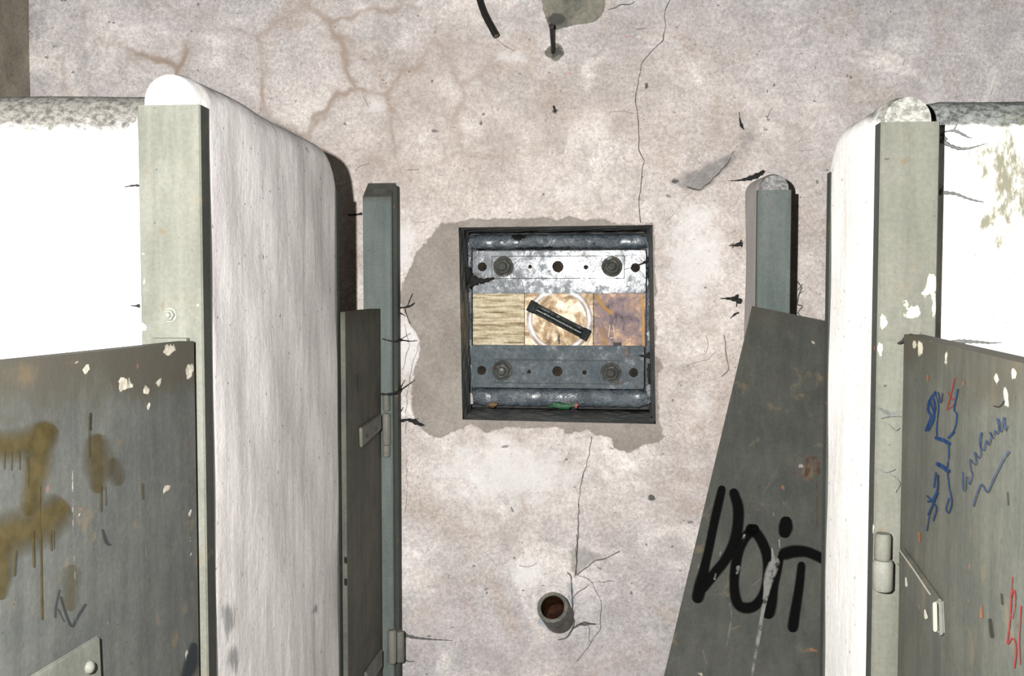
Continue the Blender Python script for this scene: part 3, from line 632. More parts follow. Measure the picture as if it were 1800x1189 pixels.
wh = [(zD([(245, 440, 4), (247, 560, 5), (249, 690, 5), (253, 800, 5), (256, 930, 4), (262, 1050, 3)]), 3, .4, .8), (zD([(498, 720, 3), (500, 860, 3)]), 3, .5, .35), (zD([(365, 975, 3), (367, 1010, 3)]), 3, .5, .4)]
decal('white_stain', sNL, wh, decal_material('white_drip', (.42, .40, .34), wear=.92, scale=75), dl)
dk = [(zD([(308, 290, 9), (306, 340, 8)]), 5, .4, .8), (zD([(350, 690, 10), (362, 730, 14), (375, 738, 6)]), 5, .5, .55), (zD([(200, 895), (188, 950), (185, 985)]), 5, .4, .5), (zD([(205, 920), (225, 985), (243, 1018), (262, 985), (288, 945)]), 6, .4, .6), (zD([(195, 960), (215, 1000)]), 4, .5, .5), (zD([(660, 1090, 26), (650, 1150, 44), (630, 1200, 30)]), 20, .6, .85), (zD([(90, 1090, 8), (140, 1060, 10), (150, 1075, 5)]), 5, .5, .0)]
decal('dark_marking', sNL, dk, decal_material('dark_marks', (.03, .036, .04), wear=.15), dl)
# its strap hinge: flat bar with a rounded bolt
def strap_prism(corners_px, surf_pt, nrm, thick, mat, parent, name='strap_hinge', label=None):
    P = [surf_pt(*c) for c in corners_px]; b = .0025
    m = MB(); bm = bmesh.new(); vs = [bm.verts.new(p) for p in P]; f = bm.faces.new(vs)
    r = bmesh.ops.extrude_face_region(bm, geom=[f]); bmesh.ops.translate(bm, vec=nrm * thick, verts=[e for e in r['geom'] if isinstance(e, bmesh.types.BMVert)])
    bmesh.ops.recalc_face_normals(bm, faces=bm.faces); bmesh.ops.bevel(bm, geom=bm.edges[:], offset=b, segments=2, affect='EDGES')
    bm.verts.index_update(); m.add([v.co.copy() for v in bm.verts], [[v.index for v in f.verts] for f in bm.faces]); bm.free()
    return m.build(name, mat, parent, attrs={'grime_shade': zero, 'brown': zero, 'chip': zero}, label=label)
fNL = lambda px, py: on_plane(px, py, A, nrm)
st = strap_prism([(168, 1117), (172, 1206), (-240, 1460), (-240, 1364)], fNL, nrm, .007, M_hinge, dl)
m = MB(); p = fNL(147, 1173) + nrm * .007; m.lathe(p, nrm, [(.0085, 0), (.0085, .003), (.0065, .006), (.003, .0075), (0, .008)], 20); m.build('rivet', M_hinge, st, smooth=True, attrs={'grime_shade': zero, 'brown': zero, 'chip': zero})

# near right door, swung a little into the aisle
an = math.radians(8.0); A2 = onY(1589, 588, 1.566)
du2 = Vector((-math.sin(an), -math.cos(an), 0)); n2 = Vector((-math.cos(an), math.sin(an), 0))
DNR = empty('stall_door', (A2.x, A2.y, .12), 'grey-green stall door at the right edge scribbled with blue and red pen', 'door')
nr_gr = lambda px, py, v: np.clip(1 - (A2.z - v[:, 2]) / .10, 0, 1) * .75 + ell(px, py, [(1600, 610, 30, 40, .6), (1740, 690, 120, 50, .35)])
nr_chip = lambda px, py, v: ell(px, py, [(1618, 612, 9, 22, .95), (1608, 602, 10, 12, .9), (1663, 630, 7, 20, .9), (1752, 662, 10, 16, 1), (1782, 660, 12, 18, 1), (1768, 690, 9, 14, .9), (1766, 716, 14, 10, .9), (1776, 740, 8, 10, .7), (1606, 1020, 5, 10, .9), (1640, 600, 10, 6, .5), (1750, 1000, 4, 5, .7)])
nr_br = lambda px, py, v: ell(px, py, [(1790, 640, 60, 70, .5), (1745, 1100, 12, 24, .7), (1763, 1055, 7, 20, .5), (1720, 640, 50, 30, .4)])
dr = door_leaf(A2, du2, -UP, .72, A2.z - .12, n2, .028, M_door_nr, DNR, {'grime_shade': nr_gr, 'chip': nr_chip, 'brown': nr_br})
fNR = lambda px, py: on_plane(px, py, A2, n2); sNR = lambda px, py, si=0: fNR(px, py) + n2 * (.0012 + .00012 * si)
zE = lambda pts: Z(1420, 580, 1.953, pts)
bl = []
for p, w in (([(440, 215), (422, 240), (415, 275), (425, 300), (408, 345)], 9), ([(432, 230), (440, 270), (425, 320), (412, 335)], 8), ([(425, 250), (437, 300), (418, 345)], 7), ([(440, 215), (452, 260), (447, 320), (446, 372)], 5), ([(446, 372), (470, 380), (488, 390)], 13), ([(488, 370), (505, 352)], 9), ([(520, 205), (511, 250), (507, 275), (516, 290), (513, 325), (505, 350)], 5), ([(488, 385), (489, 430), (484, 470)], 5),
             ([(452, 462), (470, 472), (486, 484)], 15), ([(484, 480), (491, 540), (500, 590), (490, 628), (481, 615), (490, 580)], 5), ([(452, 500), (450, 550), (432, 585), (418, 590)], 6), ([(450, 560), (435, 600), (420, 635)], 7), ([(415, 570), (432, 590), (448, 612), (437, 655)], 5), ([(425, 630), (415, 690)], 4), ([(455, 215), (462, 250), (470, 218)], 4), ([(446, 490), (440, 540)], 5)):
    bl.append((zE(p), w / 1.7, .3, .9))
cur = [(540, 488), (542, 552), (550, 545), (552, 505), (560, 512), (563, 530), (574, 500), (568, 478), (566, 445), (580, 462), (588, 455), (582, 420), (594, 440), (604, 425), (598, 380), (606, 352), (602, 400), (614, 412), (622, 380), (630, 395), (640, 365), (634, 350), (646, 372), (652, 345), (660, 358), (668, 320), (660, 305), (672, 350), (684, 300), (688, 345), (694, 330)]
bl.append((zE(cur), 2.3, .3, .75)); bl.append((zE([(578, 605), (592, 560), (606, 530), (618, 548), (628, 556), (650, 510), (680, 450), (702, 418)]), 2.8, .3, .8))
decal('blue_lettering', sNR, bl, decal_material('blue_pen', (.012, .03, .085), (.02, .045, .11), wear=.35, scale=90), dr, step=2)
rd = [(zE([(507, 168), (495, 220), (480, 275)]), 2.8, .3, .75), (zE([(484, 215), (500, 240), (512, 232)]), 2.4, .3, .7), (zE([(480, 275), (500, 262), (512, 240)]), 2.4, .3, .6), (zE([(708, 850), (703, 930), (698, 1010), (690, 1078), (705, 1060), (716, 1070), (720, 1110), (714, 1160)]), 3.4, .3, .85), (zE([(703, 920), (714, 895), (718, 940), (708, 990)]), 3, .3, .75), (zE([(738, 950), (732, 1060), (735, 1150)]), 3, .3, .8)]
decal('red_lettering', sNR, rd, decal_material('red_pen', (.20, .03, .028), wear=.4, scale=90), dr, step=2)
orr = [(zE([(385, 700, 10), (386, 725, 8)]), 6, .5, .8), (zE([(600, 950, 8), (600, 985, 10)]), 6, .5, .75), (zE([(415, 160, 10), (416, 175, 8)]), 6, .5, .6), (zE([(637, 255, 10), (642, 265, 6)]), 6, .5, .8), (zE([(540, 180, 6), (540, 190, 6)]), 6, .5, .6), (zE([(398, 845, 14), (404, 860, 8)]), 6, .5, .5)]
decal('rust_speck', sNR, orr, decal_material('orange_rust', (.26, .11, .05), wear=.55, scale=60), dr, step=2)
decal('black_marking', sNR, [(zE([(642, 262), (662, 264), (678, 245)]), 2.2, .2, .9), (zE([(690, 560), (693, 600)]), 4, .5, .5), (zE([(630, 1000, 14), (636, 1050, 16)]), 6, .6, .6), (zE([(670, 910, 8), (672, 940, 8)]), 6, .6, .6)], decal_material('black_marks', (.025, .025, .022)), dr, step=2)
st = strap_prism([(1591, 963), (1659, 1055), (1662, 1118), (1591, 1030)], fNR, n2, .009, M_door_nr, dr, label='grey painted strap hinge with a chipped white end')
decal('chip_marking', lambda px, py, si=0: fNR(px, py) + n2 * .0105, [([(1659, 1064), (1660, 1108)], 9, .3, .95), ([(1641, 1075, 4), (1643, 1086, 8)], 6, .4, .7), ([(1606, 1018, 4), (1607, 1030, 6)], 6, .4, .7), ([(1594, 968, 3), (1618, 1000, 4), (1650, 1046, 4)], 4, .5, .45)], decal_material('bare_white', (.62, .58, .48), wear=.2), st, step=3)
# hinge barrel on the post
PB = {'grime_shade': zero, 'brown': zero, 'chip': zero}
def barrel(px, y0, y1, Y, r, name, mat, parent, taper=True):
    p = onY(px, y0, Y); q = onY(px, y1, Y); q.x = p.x; m = MB()
    m.lathe(q, (0, 0, 1), [(0, 0), (r * .85, 0), (r, .004), (r, p.z - q.z - .004), (r * .85, p.z - q.z), (0, p.z - q.z)], 24)
    return m.build(name, mat, parent, smooth=True, attrs=PB)
HB = barrel(1552, 985, 1038, Y0 - .0152, .0155, 'hinge_barrel', M_hinge, dr); barrel(1552, 938, 984, Y0 - .0124, .0125, 'hinge_barrel', M_strip_r, dr)

# far left door, closed, hung on the post
fx = onY(668, 560, QY - .01).x; A3 = Vector((fx, QY - .004, onY(667, 543, QY - .01).z))
DFL = empty('stall_door', (fx, 2.7, .12), 'narrow-looking dark olive stall door hung on the left door post', 'door')
w3 = A3.y - (ly1 + .012)
fl_gr = lambda px, py, v: np.clip(1 - (A3.z - v[:, 2]) / .09, 0, 1) * .8 + ell(px, py, [(610, 900, 25, 500, .35)])
df = door_leaf(A3, Vector((0, -1, 0)), -UP, w3, A3.z - .12, Vector((1, 0, 0)), .03, M_door_fl, DFL, {'grime_shade': fl_gr, 'chip': zero, 'brown': lambda px, py, v: ell(px, py, [(625, 660, 18, 60, .5)])}, res=.014)
fFL = lambda px, py: onX(px, py, fx)
st = strap_prism([(631, 752), (666, 728), (666, 756), (632, 787)], fFL, Vector((1, 0, 0)), .008, M_hinge, df)
for (px, py) in ((639, 766), (655, 754)):
    m = MB(); m.lathe(fFL(px, py) + Vector((.008, 0, 0)), (1, 0, 0), [(.006, 0), (.005, .003), (0, .004)], 16); m.build('rivet', M_flank, st, smooth=True, attrs=PB)
st = strap_prism([(640, 1182), (668, 1142), (668, 1172), (641, 1215)], fFL, Vector((1, 0, 0)), .008, M_hinge, df)
for (y0, y1, r) in ((694, 722, .011), (727, 782, .0125), (783, 803, .011)): barrel(679, y0, y1, QY - .0145, r, 'hinge_barrel', M_hinge, df)
barrel(689, 1108, 1166, QY - .0165, .0135, 'hinge_barrel', M_hinge, df)
decal('dark_marking', lambda px, py, si=0: fFL(px, py) + Vector((.0015, 0, 0)), [([(606, 982), (606, 988)], 6, .4, .8), ([(606, 1020), (606, 1027)], 6, .4, .8), ([(628, 690), (627, 660)], 2, .4, .3)], decal_material('scratch', (.02, .02, .018)), df)
# lower hinge leaf fixed to the post
m = MB(); p = onY(703, 1110, QY + .0145); q = onY(703, 1163, QY + .0145); m.lathe(q, (0, 0, 1), [(0, 0), (.012, 0), (.0135, .003), (.0135, p.z - q.z - .003), (.012, p.z - q.z), (0, p.z - q.z)], 24); m.build('hinge_barrel', M_hinge, PP, smooth=True, attrs=PB)

# far right door, torn loose and leaning on the pier
TA = onY(1322, 538, 2.765); TB = onY(1167, 1189, 2.52)
def err(yc): C_ = onY(1445, 563, yc); return (C_ - TA).dot(TB - TA)
lo, hi = 2.0, 3.2
for _ in range(60):
    md = (lo + hi) / 2
    if err(lo) * err(md) <= 0: hi = md
    else: lo = md
TC = onY(1445, 563, (lo + hi) / 2)
d_dn = (TB - TA).normalized(); d_rt = (TC - TA).normalized(); n4 = d_rt.cross(d_dn).normalized()
if n4.y > 0: n4 = -n4
w4 = .60; h4 = (TA.z + w4 * d_rt.z - .003) / -d_dn.z
DFR = empty('stall_door', (TA + d_dn * h4).to_tuple(), 'loose dark stall door leaning askew on the right, spray-painted DoiT', 'door')
TA2 = TA
fr_gr = lambda px, py, v: np.clip(1 - ((py - 540) - .19 * (px - 1322)) / 90, 0, 1) * .55 + .25 * np.clip(1 - (px - (1323 - .24 * (py - 538))) / 30, 0, 1)
fr_br = lambda px, py, v: ell(px, py, [(1390, 590, 12, 30, .6), (1420, 830, 22, 30, .95), (1345, 760, 12, 40, .35), (1380, 615, 30, 20, .4)])
fr_chip = lambda px, py, v: ell(px, py, [(1432, 602, 8, 6, .9), (1408, 822, 9, 14, .8), (1230, 1186, 10, 5, .8)])
d4 = door_leaf(TA2, d_rt, d_dn, w4, h4, n4, .022, M_door_fr, DFR, {'grime_shade': fr_gr, 'chip': fr_chip, 'brown': fr_br})
f4 = lambda px, py: on_plane(px, py, TA, n4); s4 = lambda px, py, si=0: f4(px, py) + n4 * (.0014 + .00012 * si)
zG = lambda pts: Z(1150, 680, 2.337, pts)
blk = [(zG([(277, 425, 22), (262, 490, 24), (244, 570, 24), (226, 660, 24), (208, 740, 26), (192, 810, 34), (180, 862, 34)]), 12, .35, .97), (zG([(328, 440, 26), (345, 500, 30), (342, 580, 30), (325, 650, 30), (290, 715, 28), (250, 765, 28), (205, 822, 28)]), 12, .35, .95),
       (zG([(408, 588, 28), (375, 618, 28), (350, 670, 26), (334, 740, 28), (328, 810, 26), (335, 870, 28), (352, 902, 28), (385, 910, 30), (420, 895, 28), (450, 845, 24), (465, 770, 26), (464, 700, 28), (448, 650, 28), (425, 610, 28), (400, 588, 30)]), 12, .35, .96),
       (zG([(541, 562, 34), (540, 578, 38), (537, 594, 34)]), 15, .3, .98), (zG([(522, 690, 16), (508, 750, 22), (492, 820, 24), (480, 880, 34), (470, 925, 36)]), 12, .35, .95), (zG([(540, 686, 34), (575, 678, 34), (615, 678, 30), (650, 688, 28), (700, 712, 28)]), 12, .35, .96), (zG([(604, 738, 22), (598, 800, 24), (588, 870, 26), (578, 930, 28), (570, 985, 30)]), 12, .35, .97)]
blk = [([(p[0], p[1], p[2] * 1.35) for p in q], w_, so, al) for q, w_, so, al in blk]
decal('graffiti_lettering', s4, blk, decal_material('black_spray', (.004, .004, .004), wear=.04), d4, step=3)
s4b = lambda px, py, si=0: f4(px, py) + n4 * (.0034 + .00012 * si)
dr_ = [(zG([(484, 665, 6), (488, 700, 14), (495, 720, 36), (480, 760, 40), (468, 800, 34), (460, 850, 22), (445, 930, 14), (432, 1010, 16), (420, 1080, 14), (410, 1140, 10), (400, 1195, 9)]), 8, .4, .85), (zG([(310, 890, 6), (318, 940, 7), (308, 1010, 8), (297, 1065, 6)]), 4, .5, .4), (zG([(370, 612, 10), (366, 628, 12)]), 5, .4, .9), (zG([(345, 745, 16), (340, 765, 10)]), 5, .5, .6), (zG([(490, 520, 5), (492, 530, 5)]), 3, .4, .9), (zG([(513, 630, 6), (515, 660, 5)]), 3, .4, .8), (zG([(252, 770, 8), (248, 790, 8)]), 4, .4, .7), (zG([(400, 820, 3), (440, 790, 3)]), 2, .4, .4), (zG([(272, 680, 5), (270, 695, 5)]), 2, .4, .6), (zG([(184, 730, 5), (182, 745, 5)]), 2, .4, .6), (zG([(200, 1080, 3), (215, 1140, 4)]), 2, .5, .35), (zG([(185, 1070, 3), (180, 1110, 4)]), 2, .5, .3), (zG([(525, 310, 5), (490, 370, 5), (455, 430, 6)]), 4, .6, .22)]
decal('white_stain', s4b, dr_, decal_material('chalky_drip', (.15, .15, .14), (.23, .225, .21), wear=.5, scale=45), d4, step=3)
tear = [(zG([(575, 358, 4), (575, 320, 4), (585, 285, 4), (640, 290, 5), (680, 318, 6)]), 4, .3, .6), (zG([(570, 356, 4), (610, 368, 5), (650, 385, 5)]), 4, .3, .8), (zG([(628, 300, 14), (632, 330, 20), (625, 360, 16)]), 8, .4, .8), (zG([(660, 300, 20), (668, 350, 24)]), 8, .4, .7), (zG([(668, 390, 5), (668, 570, 6)]), 4, .3, .5)]
decal('rust_stain', s4, tear, decal_material('rusty_tear', (.075, .045, .033), (.13, .09, .07)), d4, step=3)

# ------------------------------------------------------------------ the mechanism in the niche
YM = 3.285
mc = onY(982, 716, YM)
MECH = empty('locking_mechanism', (mc.x, YM + .05, NIC[3].z + .002), 'greasy steel and brass locking mechanism set in the square wall niche', 'mechanism')
T_none = {'blackening': zero}
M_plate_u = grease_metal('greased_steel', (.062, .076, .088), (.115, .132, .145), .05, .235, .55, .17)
M_plate_l = grease_metal('painted_steel', (.088, .11, .122), (.12, .14, .15), .0, .40, .3, .14)
M_bar = grease_metal('wet_tarred_steel', (.06, .078, .09), (.115, .137, .155), .0, .15, .6, .9)
M_nut = grease_metal('old_steel_nut', (.045, .047, .042), (.085, .085, .075), .0, .42, .3, .15)
M_hole = simple('rusty_bore', (.014, .012, .010), .7, .0, .4, 90, .4, .15, (.035, .026, .015))
def copper(name, pal, rough=.36, bump=.35, streak=False):
    s = Mat(name); v = s.scale(9, 9, 130) if streak else s.vec
    nz_ = s.noise(1 if streak else 15, 7, .68, vec=v, dist=.15 if streak else .8); cr_ = s.n('ShaderNodeValToRGB'); s.put(cr_.inputs[0], nz_)
    e = cr_.color_ramp.elements; e[0].position = .30; e[0].color = (*pal[0], 1); e[1].position = .70; e[1].color = (*pal[-1], 1)
    for i, p in enumerate(pal[1:-1]): x = e.new(.30 + .40 * (i + 1) / (len(pal) - 1)); x.color = (*p, 1)
    f = s.noise(110, 5, .7); c = s.mul(cr_.outputs[0], s.step(f, .25, .75, .75, 1.2))
    bk = s.step(s.math('ADD', s.attr('blackening'), s.math('MULTIPLY', s.math('SUBTRACT', s.noise(40, 6, .7), .5), .9)), .35, .6); c = s.mix(bk, c, (.03, .018, .012))
    h = s.noise(1, 5, .65, vec=s.scale(12, 12, 160)) if streak else s.noise(45, 5, .62)
    return s.done(c, s.step(nz_, .35, .65, rough * 1.3, rough * .8), .12, s.bump(h, bump, .004), .5)
M_brass = copper('dull_brass', [(.11, .06, .025), (.38, .30, .17), (.60, .52, .36), (.16, .12, .06)], .55, .4, True)
M_copper = copper('tarnished_copper', [(.06, .035, .03), (.19, .14, .155), (.26, .14, .07), (.50, .29, .11)], .50, .3)
M_disc = copper('patchy_bronze', [(.10, .045, .025), (.34, .22, .10), (.60, .47, .31), (.14, .085, .08)], .44, .32)
M_ring = simple('bright_ring', (.72, .70, .70), .4, .1, .18, 40, .25, .6, (.32, .26, .22))
def R(x0, y0, x1, y1, Y):
    a = onY(x0, (y0 + y1) / 2, Y); b = onY(x1, (y0 + y1) / 2, Y); c = onY((x0 + x1) / 2, y0, Y); d = onY((x0 + x1) / 2, y1, Y); return a.x, b.x, d.z, c.z
def dense_box(x0, x1, y0, y1, z0, z1, bev, tilt=0.0):
    m = MB(); bm = bmesh.new(); bmesh.ops.create_cube(bm, size=1)
    for v in bm.verts: v.co = Vector(((x0 + x1) / 2 + v.co.x * (x1 - x0), (y0 + y1) / 2 + v.co.y * (y1 - y0), (z0 + z1) / 2 + v.co.z * (z1 - z0)))
    bmesh.ops.bevel(bm, geom=bm.edges[:], offset=bev, segments=2, affect='EDGES')
    bmesh.ops.bisect_plane
    for k in range(1, 24):
        bmesh.ops.bisect_plane(bm, geom=bm.verts[:] + bm.edges[:] + bm.faces[:], plane_co=(x0 + (x1 - x0) * k / 24, 0, 0), plane_no=(1, 0, 0))
    for k in range(1, 8):
        bmesh.ops.bisect_plane(bm, geom=bm.verts[:] + bm.edges[:] + bm.faces[:], plane_co=(0, 0, z0 + (z1 - z0) * k / 8), plane_no=(0, 0, 1))
    if tilt: bmesh.ops.rotate(bm, cent=((x0 + x1) / 2, y0, (z0 + z1) / 2), matrix=Matrix.Rotation(tilt, 3, 'Z'), verts=bm.verts)
    bm.verts.index_update(); m.add([v.co.copy() for v in bm.verts], [[v.index for v in f.verts] for f in bm.faces]); bm.free(); return m
TILT = 0.0
def clamp(rect, inner, mat, hs, blackening, label):
    x0, x1, z0, z1 = R(*rect, YM); wt = lambda px, py, v: ell(px, py, [(1050, 472, 190, 70, 1.2), (920, 460, 90, 30, .5)]); p = dense_box(x0, x1, YM, YM + .03, z0, z1, .003).build('clamp_plate', mat, MECH, attrs={'blackening': blackening, 'wet': wt}, label=label)
    x0, x1, z0, z1 = R(*inner, YM); MB().box(x0 - .0022, x1 + .0022, YM - .0006, YM + .002, z0 - .0022, z1 + .0022).build('shadow_gap', M_iron, p)  # dark rim stands in for the shadow gap round the cover strip
    q = dense_box(x0, x1, YM - .004, YM + .002, z0, z1, .0018).build('cover_strip', mat, p, attrs={'blackening': blackening, 'wet': wt})
    for (px, py, r, kind) in hs:
        c = onY(px, py, YM - .004); c.y = YM - .0042; rr = r * YM / F
        if kind == 'nut': hexbolt(c, (0, -1, 0), rr, M_nut, p, 'hex_nut', rot=.5).data.attributes.new('blackening', 'FLOAT', 'POINT')
        elif kind == 'hole':
            c.y = YM - .0002 if (px < inner[0] or px > inner[2]) else YM - .0042
            m = MB(); m.lathe(c, (0, -1, 0), [(rr, 0), (rr, .0012), (rr * .86, .0014), (rr * .8, .0004), (rr * .42, .0004), (rr * .36, .003), (0, .0042)], 28); m.build('plugged_hole', M_hole, p, smooth=True)
        else:
            m = MB(); m.lathe(c, (0, -1, 0), [(rr, 0), (rr, .0006), (rr * .5, .0008), (0, .0004)], 16); m.build('screw_hole', M_hole, p, smooth=True)
    return p
uh = [(848, 469, 8, 'hole'), (886, 469, 14.5, 'nut'), (933, 469, 3.5, 's'), (982, 469, 10, 'hole'), (1031, 470, 4, 's'), (1077, 469, 14.5, 'nut'), (1118, 471, 8, 'hole')]
lh = [(847, 652, 8, 'hole'), (884, 652, 14.5, 'nut'), (931, 654, 3.5, 's'), (981, 653, 9, 'hole'), (1029, 655, 4, 's'), (1075, 655, 14.5, 'nut'), (1115, 655, 8, 'hole')]
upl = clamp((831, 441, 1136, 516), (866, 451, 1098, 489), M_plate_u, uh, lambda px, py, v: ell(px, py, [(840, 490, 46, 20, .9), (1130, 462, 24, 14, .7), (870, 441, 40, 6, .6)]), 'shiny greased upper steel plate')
lpl = clamp((829, 608, 1133, 683), (872, 634, 1088, 674), M_plate_l, lh, lambda px, py, v: ell(px, py, [(1130, 626, 18, 8, .7)]), 'matt blue-grey lower steel plate')
# rounded bars above and below
def round_bar(rect, Yc, blackening, label):
    x0, x1, z0, z1 = R(*rect, Yc); r = (z1 - z0) / 2; n = 60; V = []; Fs = []; m_ = 18
    for i in range(n + 1):
        x = x0 + (x1 - x0) * i / n; e = min(i, n - i); s = min(1, .8 + e * .07)
        for k in range(m_):
            a = 2 * PI * k / m_; sg = lambda t: math.copysign(abs(t) ** .7, t)
            w = .0012 * math.sin(i * 1.3 + k * 1.1) + .0008 * math.sin(i * 2.9 - k)
            V.append((x, Yc + .02 - sg(math.cos(a)) * (.03 * s + w), (z0 + z1) / 2 + sg(math.sin(a)) * (r * s + w)))
    for i in range(n):
        for k in range(m_): Fs.append((i * m_ + k, i * m_ + (k + 1) % m_, (i + 1) * m_ + (k + 1) % m_, (i + 1) * m_ + k))
    Fs += [tuple(range(m_)), tuple(n * m_ + k for k in range(m_))]
    o = obj('guide_bar', V, Fs, M_bar, MECH, smooth=True, attrs={'blackening': blackening}, label=label); flip(o); o.data.set_sharp_from_angle(angle=math.radians(50)); return o
round_bar((824, 412, 1138, 439), YM + .03, lambda px, py, v: ell(px, py, [(912, 418, 26, 14, 1), (960, 436, 140, 7, .7), (850, 440, 60, 6, .8), (1040, 430, 20, 14, .6)]), 'wet blackened upper guide bar')
gb = round_bar((830, 684, 1138, 716), YM + .015, lambda px, py, v: ell(px, py, [(1000, 718, 220, 10, .7), (840, 705, 10, 16, .5)]), 'wet grey lower guide bar')
# fallen flakes of green and red paint stuck to the lower bar
for nm, (a, b, c, d), cc in (('green_flake', (966, 708, 1012, 719), (.008, .085, .025)), ('green_flake', (974, 712, 984, 717), (.006, .06, .02)), ('red_flake', (1010, 708, 1018, 717), (.3, .09, .09)), ('brown_flake', (857, 708, 876, 717), (.13, .075, .03))):
    x0, x1, z0, z1 = R(a, b, c, d, YM); m = MB(); q_ = random.Random(len(bpy.data.objects)); k_ = 11; V_ = []
    for yy in (YM - .003, YM + .006):
        for i_ in range(k_):
            rr_ = 1 + .35 * (q_.random() - .5) + .3 * math.sin(i_ * 2.4); V_.append(((x0 + x1) / 2 + (x1 - x0) / 2 * rr_ * math.cos(2 * PI * i_ / k_), yy + .002 * math.sin(i_ * 1.7), (z0 + z1) / 2 + (z1 - z0) / 2 * rr_ * math.sin(2 * PI * i_ / k_)))
    m.add(V_, [tuple(range(k_)), tuple(range(2 * k_ - 1, k_ - 1, -1))] + [(i_, (i_ + 1) % k_, k_ + (i_ + 1) % k_, k_ + i_) for i_ in range(k_)]); m.build(nm, simple(nm, cc, .5, 0, .35, 60, .5), gb)
# middle row
YC = YM + .022
x0, x1, z0, z1 = R(831, 514, 922, 610, YC); dense_box(x0, x1, YC, YC + .05, z0, z1, .0015).build('brass_block', M_brass, MECH, attrs={'blackening': lambda px, py, v: ell(px, py, [(845, 518, 60, 8, .6), (885, 606, 20, 5, .7), (905, 535, 16, 6, .4), (832, 560, 5, 50, .6)])}, label='pale brass block with brushed lines')
x0, x1, z0, z1 = R(923, 514, 1043, 610, YC); base = dense_box(x0, x1, YC + .001, YC + .05, z0, z1, .0015).build('turning_plate', M_disc, MECH, attrs={'blackening': lambda px, py, v: ell(px, py, [(1030, 520, 24, 9, .8), (1040, 600, 6, 20, .5)])}, label='bronze plate behind the round disc')
x0, x1, z0, z1 = R(1044, 514, 1135, 610, YC); cb = dense_box(x0, x1, YC + .002, YC + .05, z0, z1, .0015).build('copper_block', M_copper, MECH, attrs={'blackening': lambda px, py, v: ell(px, py, [(1080, 517, 60, 6, .6), (1045, 565, 4, 40, .8), (1060, 560, 12, 4, .9)])}, label='tarnished copper block')
x0, x1, z0, z1 = R(1079, 602, 1093, 611, YC); m = MB(); m.box(x0, x1, YC - .003, YC + .01, z0, z1, .001); m.build('latch_pin', M_iron, cb)
cpl = decal_material('pale_strokes', (.8, .6, .42), wear=.2)  # pale colour of the stamped letter strokes
fC = lambda px, py, si=0: onY(px, py, YC + .002 - .0012 - .0001 * si)
decal('stamped_lettering', fC, [([(1073, 572), (1070, 592)], 2, .3, .8), ([(1078, 572), (1081, 592), (1073, 594)], 2, .3, .8), ([(1086, 584), (1083, 594)], 2, .3, .8), ([(1075, 582), (1088, 580)], 2, .3, .7)], cpl, cb, step=2)
gw = decal_material('gold_wear', (.62, .37, .12), wear=.25)
for q in (([(1128, 522), (1131, 560), (1131, 606)], 5, .5, .8), ([(1049, 522), (1062, 540), (1075, 550)], 9, .6, .6), ([(1060, 580), (1064, 604)], 12, .7, .4)): decal('golden_edge', fC, [q], gw, cb, step=3)
dc = onY(984, 563, YC); dc.y = YC + .001; rp = YC / F
m = MB(); m.lathe(dc, (0, -1, 0), [(58 * rp, 0), (58 * rp, .004), (56 * rp, .0055), (50 * rp, .0055), (47.5 * rp, .004)], 64); ring = m.build('disc_ring', M_ring, base, smooth=True, label='bright worn ring round the disc')
m = MB(); rs = [48 * rp * (1 - k / 12) for k in range(13)]
m.lathe(dc, (0, -1, 0), [(r, .0035 + (.0006 if k % 4 == 2 else 0)) for k, r in enumerate(rs)], 64); disc = m.build('turning_disc', M_disc, base, smooth=True, attrs={'blackening': lambda px, py, v: ell(px, py, [(983, 598, 4, 22, 1), (1022, 522, 16, 8, .5)])}, label='bronze disc with a vertical slot')
# bar handle across the disc
ha, hb = onY(939, 541, YC - .012), onY(1030, 588, YC - .012); d = (hb - ha).normalized(); Lh = (hb - ha).length; side = Vector((0, 1, 0)).cross(d).normalized()
Mx = Matrix((( d.x, 0, side.x, ha.x), (d.y, 1, side.y, ha.y), (d.z, 0, side.z, ha.z), (0, 0, 0, 1)))
M_handle = grease_metal('black_handle_steel', (.010, .014, .013), (.024, .031, .029), .0, .30, .12, .12)
m = MB(); m.box(-.012, Lh + .008, -.004, .010, -.0175, .0175, .003, Mx); hd = m.build('handle_bar', M_handle, disc, attrs=T_none)
m = MB(); m.rod(Mx @ Vector((.014, -.006, .002)), Mx @ Vector((Lh - .014, -.006, .002)), .0095, n=20); m.build('grip_rod', grease_metal('oily_grip_steel', (.012, .017, .016), (.03, .038, .035), .0, .14, .5, .25), hd, smooth=True, attrs=T_none)
for a in (-.006, Lh): m = MB(); m.box(a - .013, a + .013, -.007, .0135, -.0195, .0195, .003, Mx); m.build('end_block', M_handle, hd, attrs=T_none)
# side rails
for rct in ((818, 425, 829, 708), (1137, 425, 1144, 708)):
    x0, x1, z0, z1 = R(*rct, YM + .03); m = dense_box(x0, x1, YM + .02, YM + .05, z0, z1, .003); m.build('side_rail', M_bar, MECH, attrs={'blackening': lambda px, py, v: .3 + .25 * np.sin(py * .09)})
x0, x1, z0, z1 = R(822, 694, 834, 714, YM); m = MB(); m.lathe(onY(828, 712, YM + .005), (0, 0, 1), [(0, 0), (.009, .002), (.0085, .02), (.005, .036), (0, .04)], 16); m.build('white_stop', simple('chalk_white', (.5, .48, .45), .7, 0, .3, 60), MECH, smooth=True)
# back plate that carries it all, seated on the niche floor
x0, x1, z0, z1 = R(822, 412, 1142, 712, YM + .06); m = MB(); m.box(x0, x1, YM + .05, YN - .03, NIC[3].z + .004, z1, .003); m.build('carrier_plate', M_iron, MECH)
MECH.rotation_euler.z = math.radians(-2.6)   # skew put in to move the flash glare right of centre

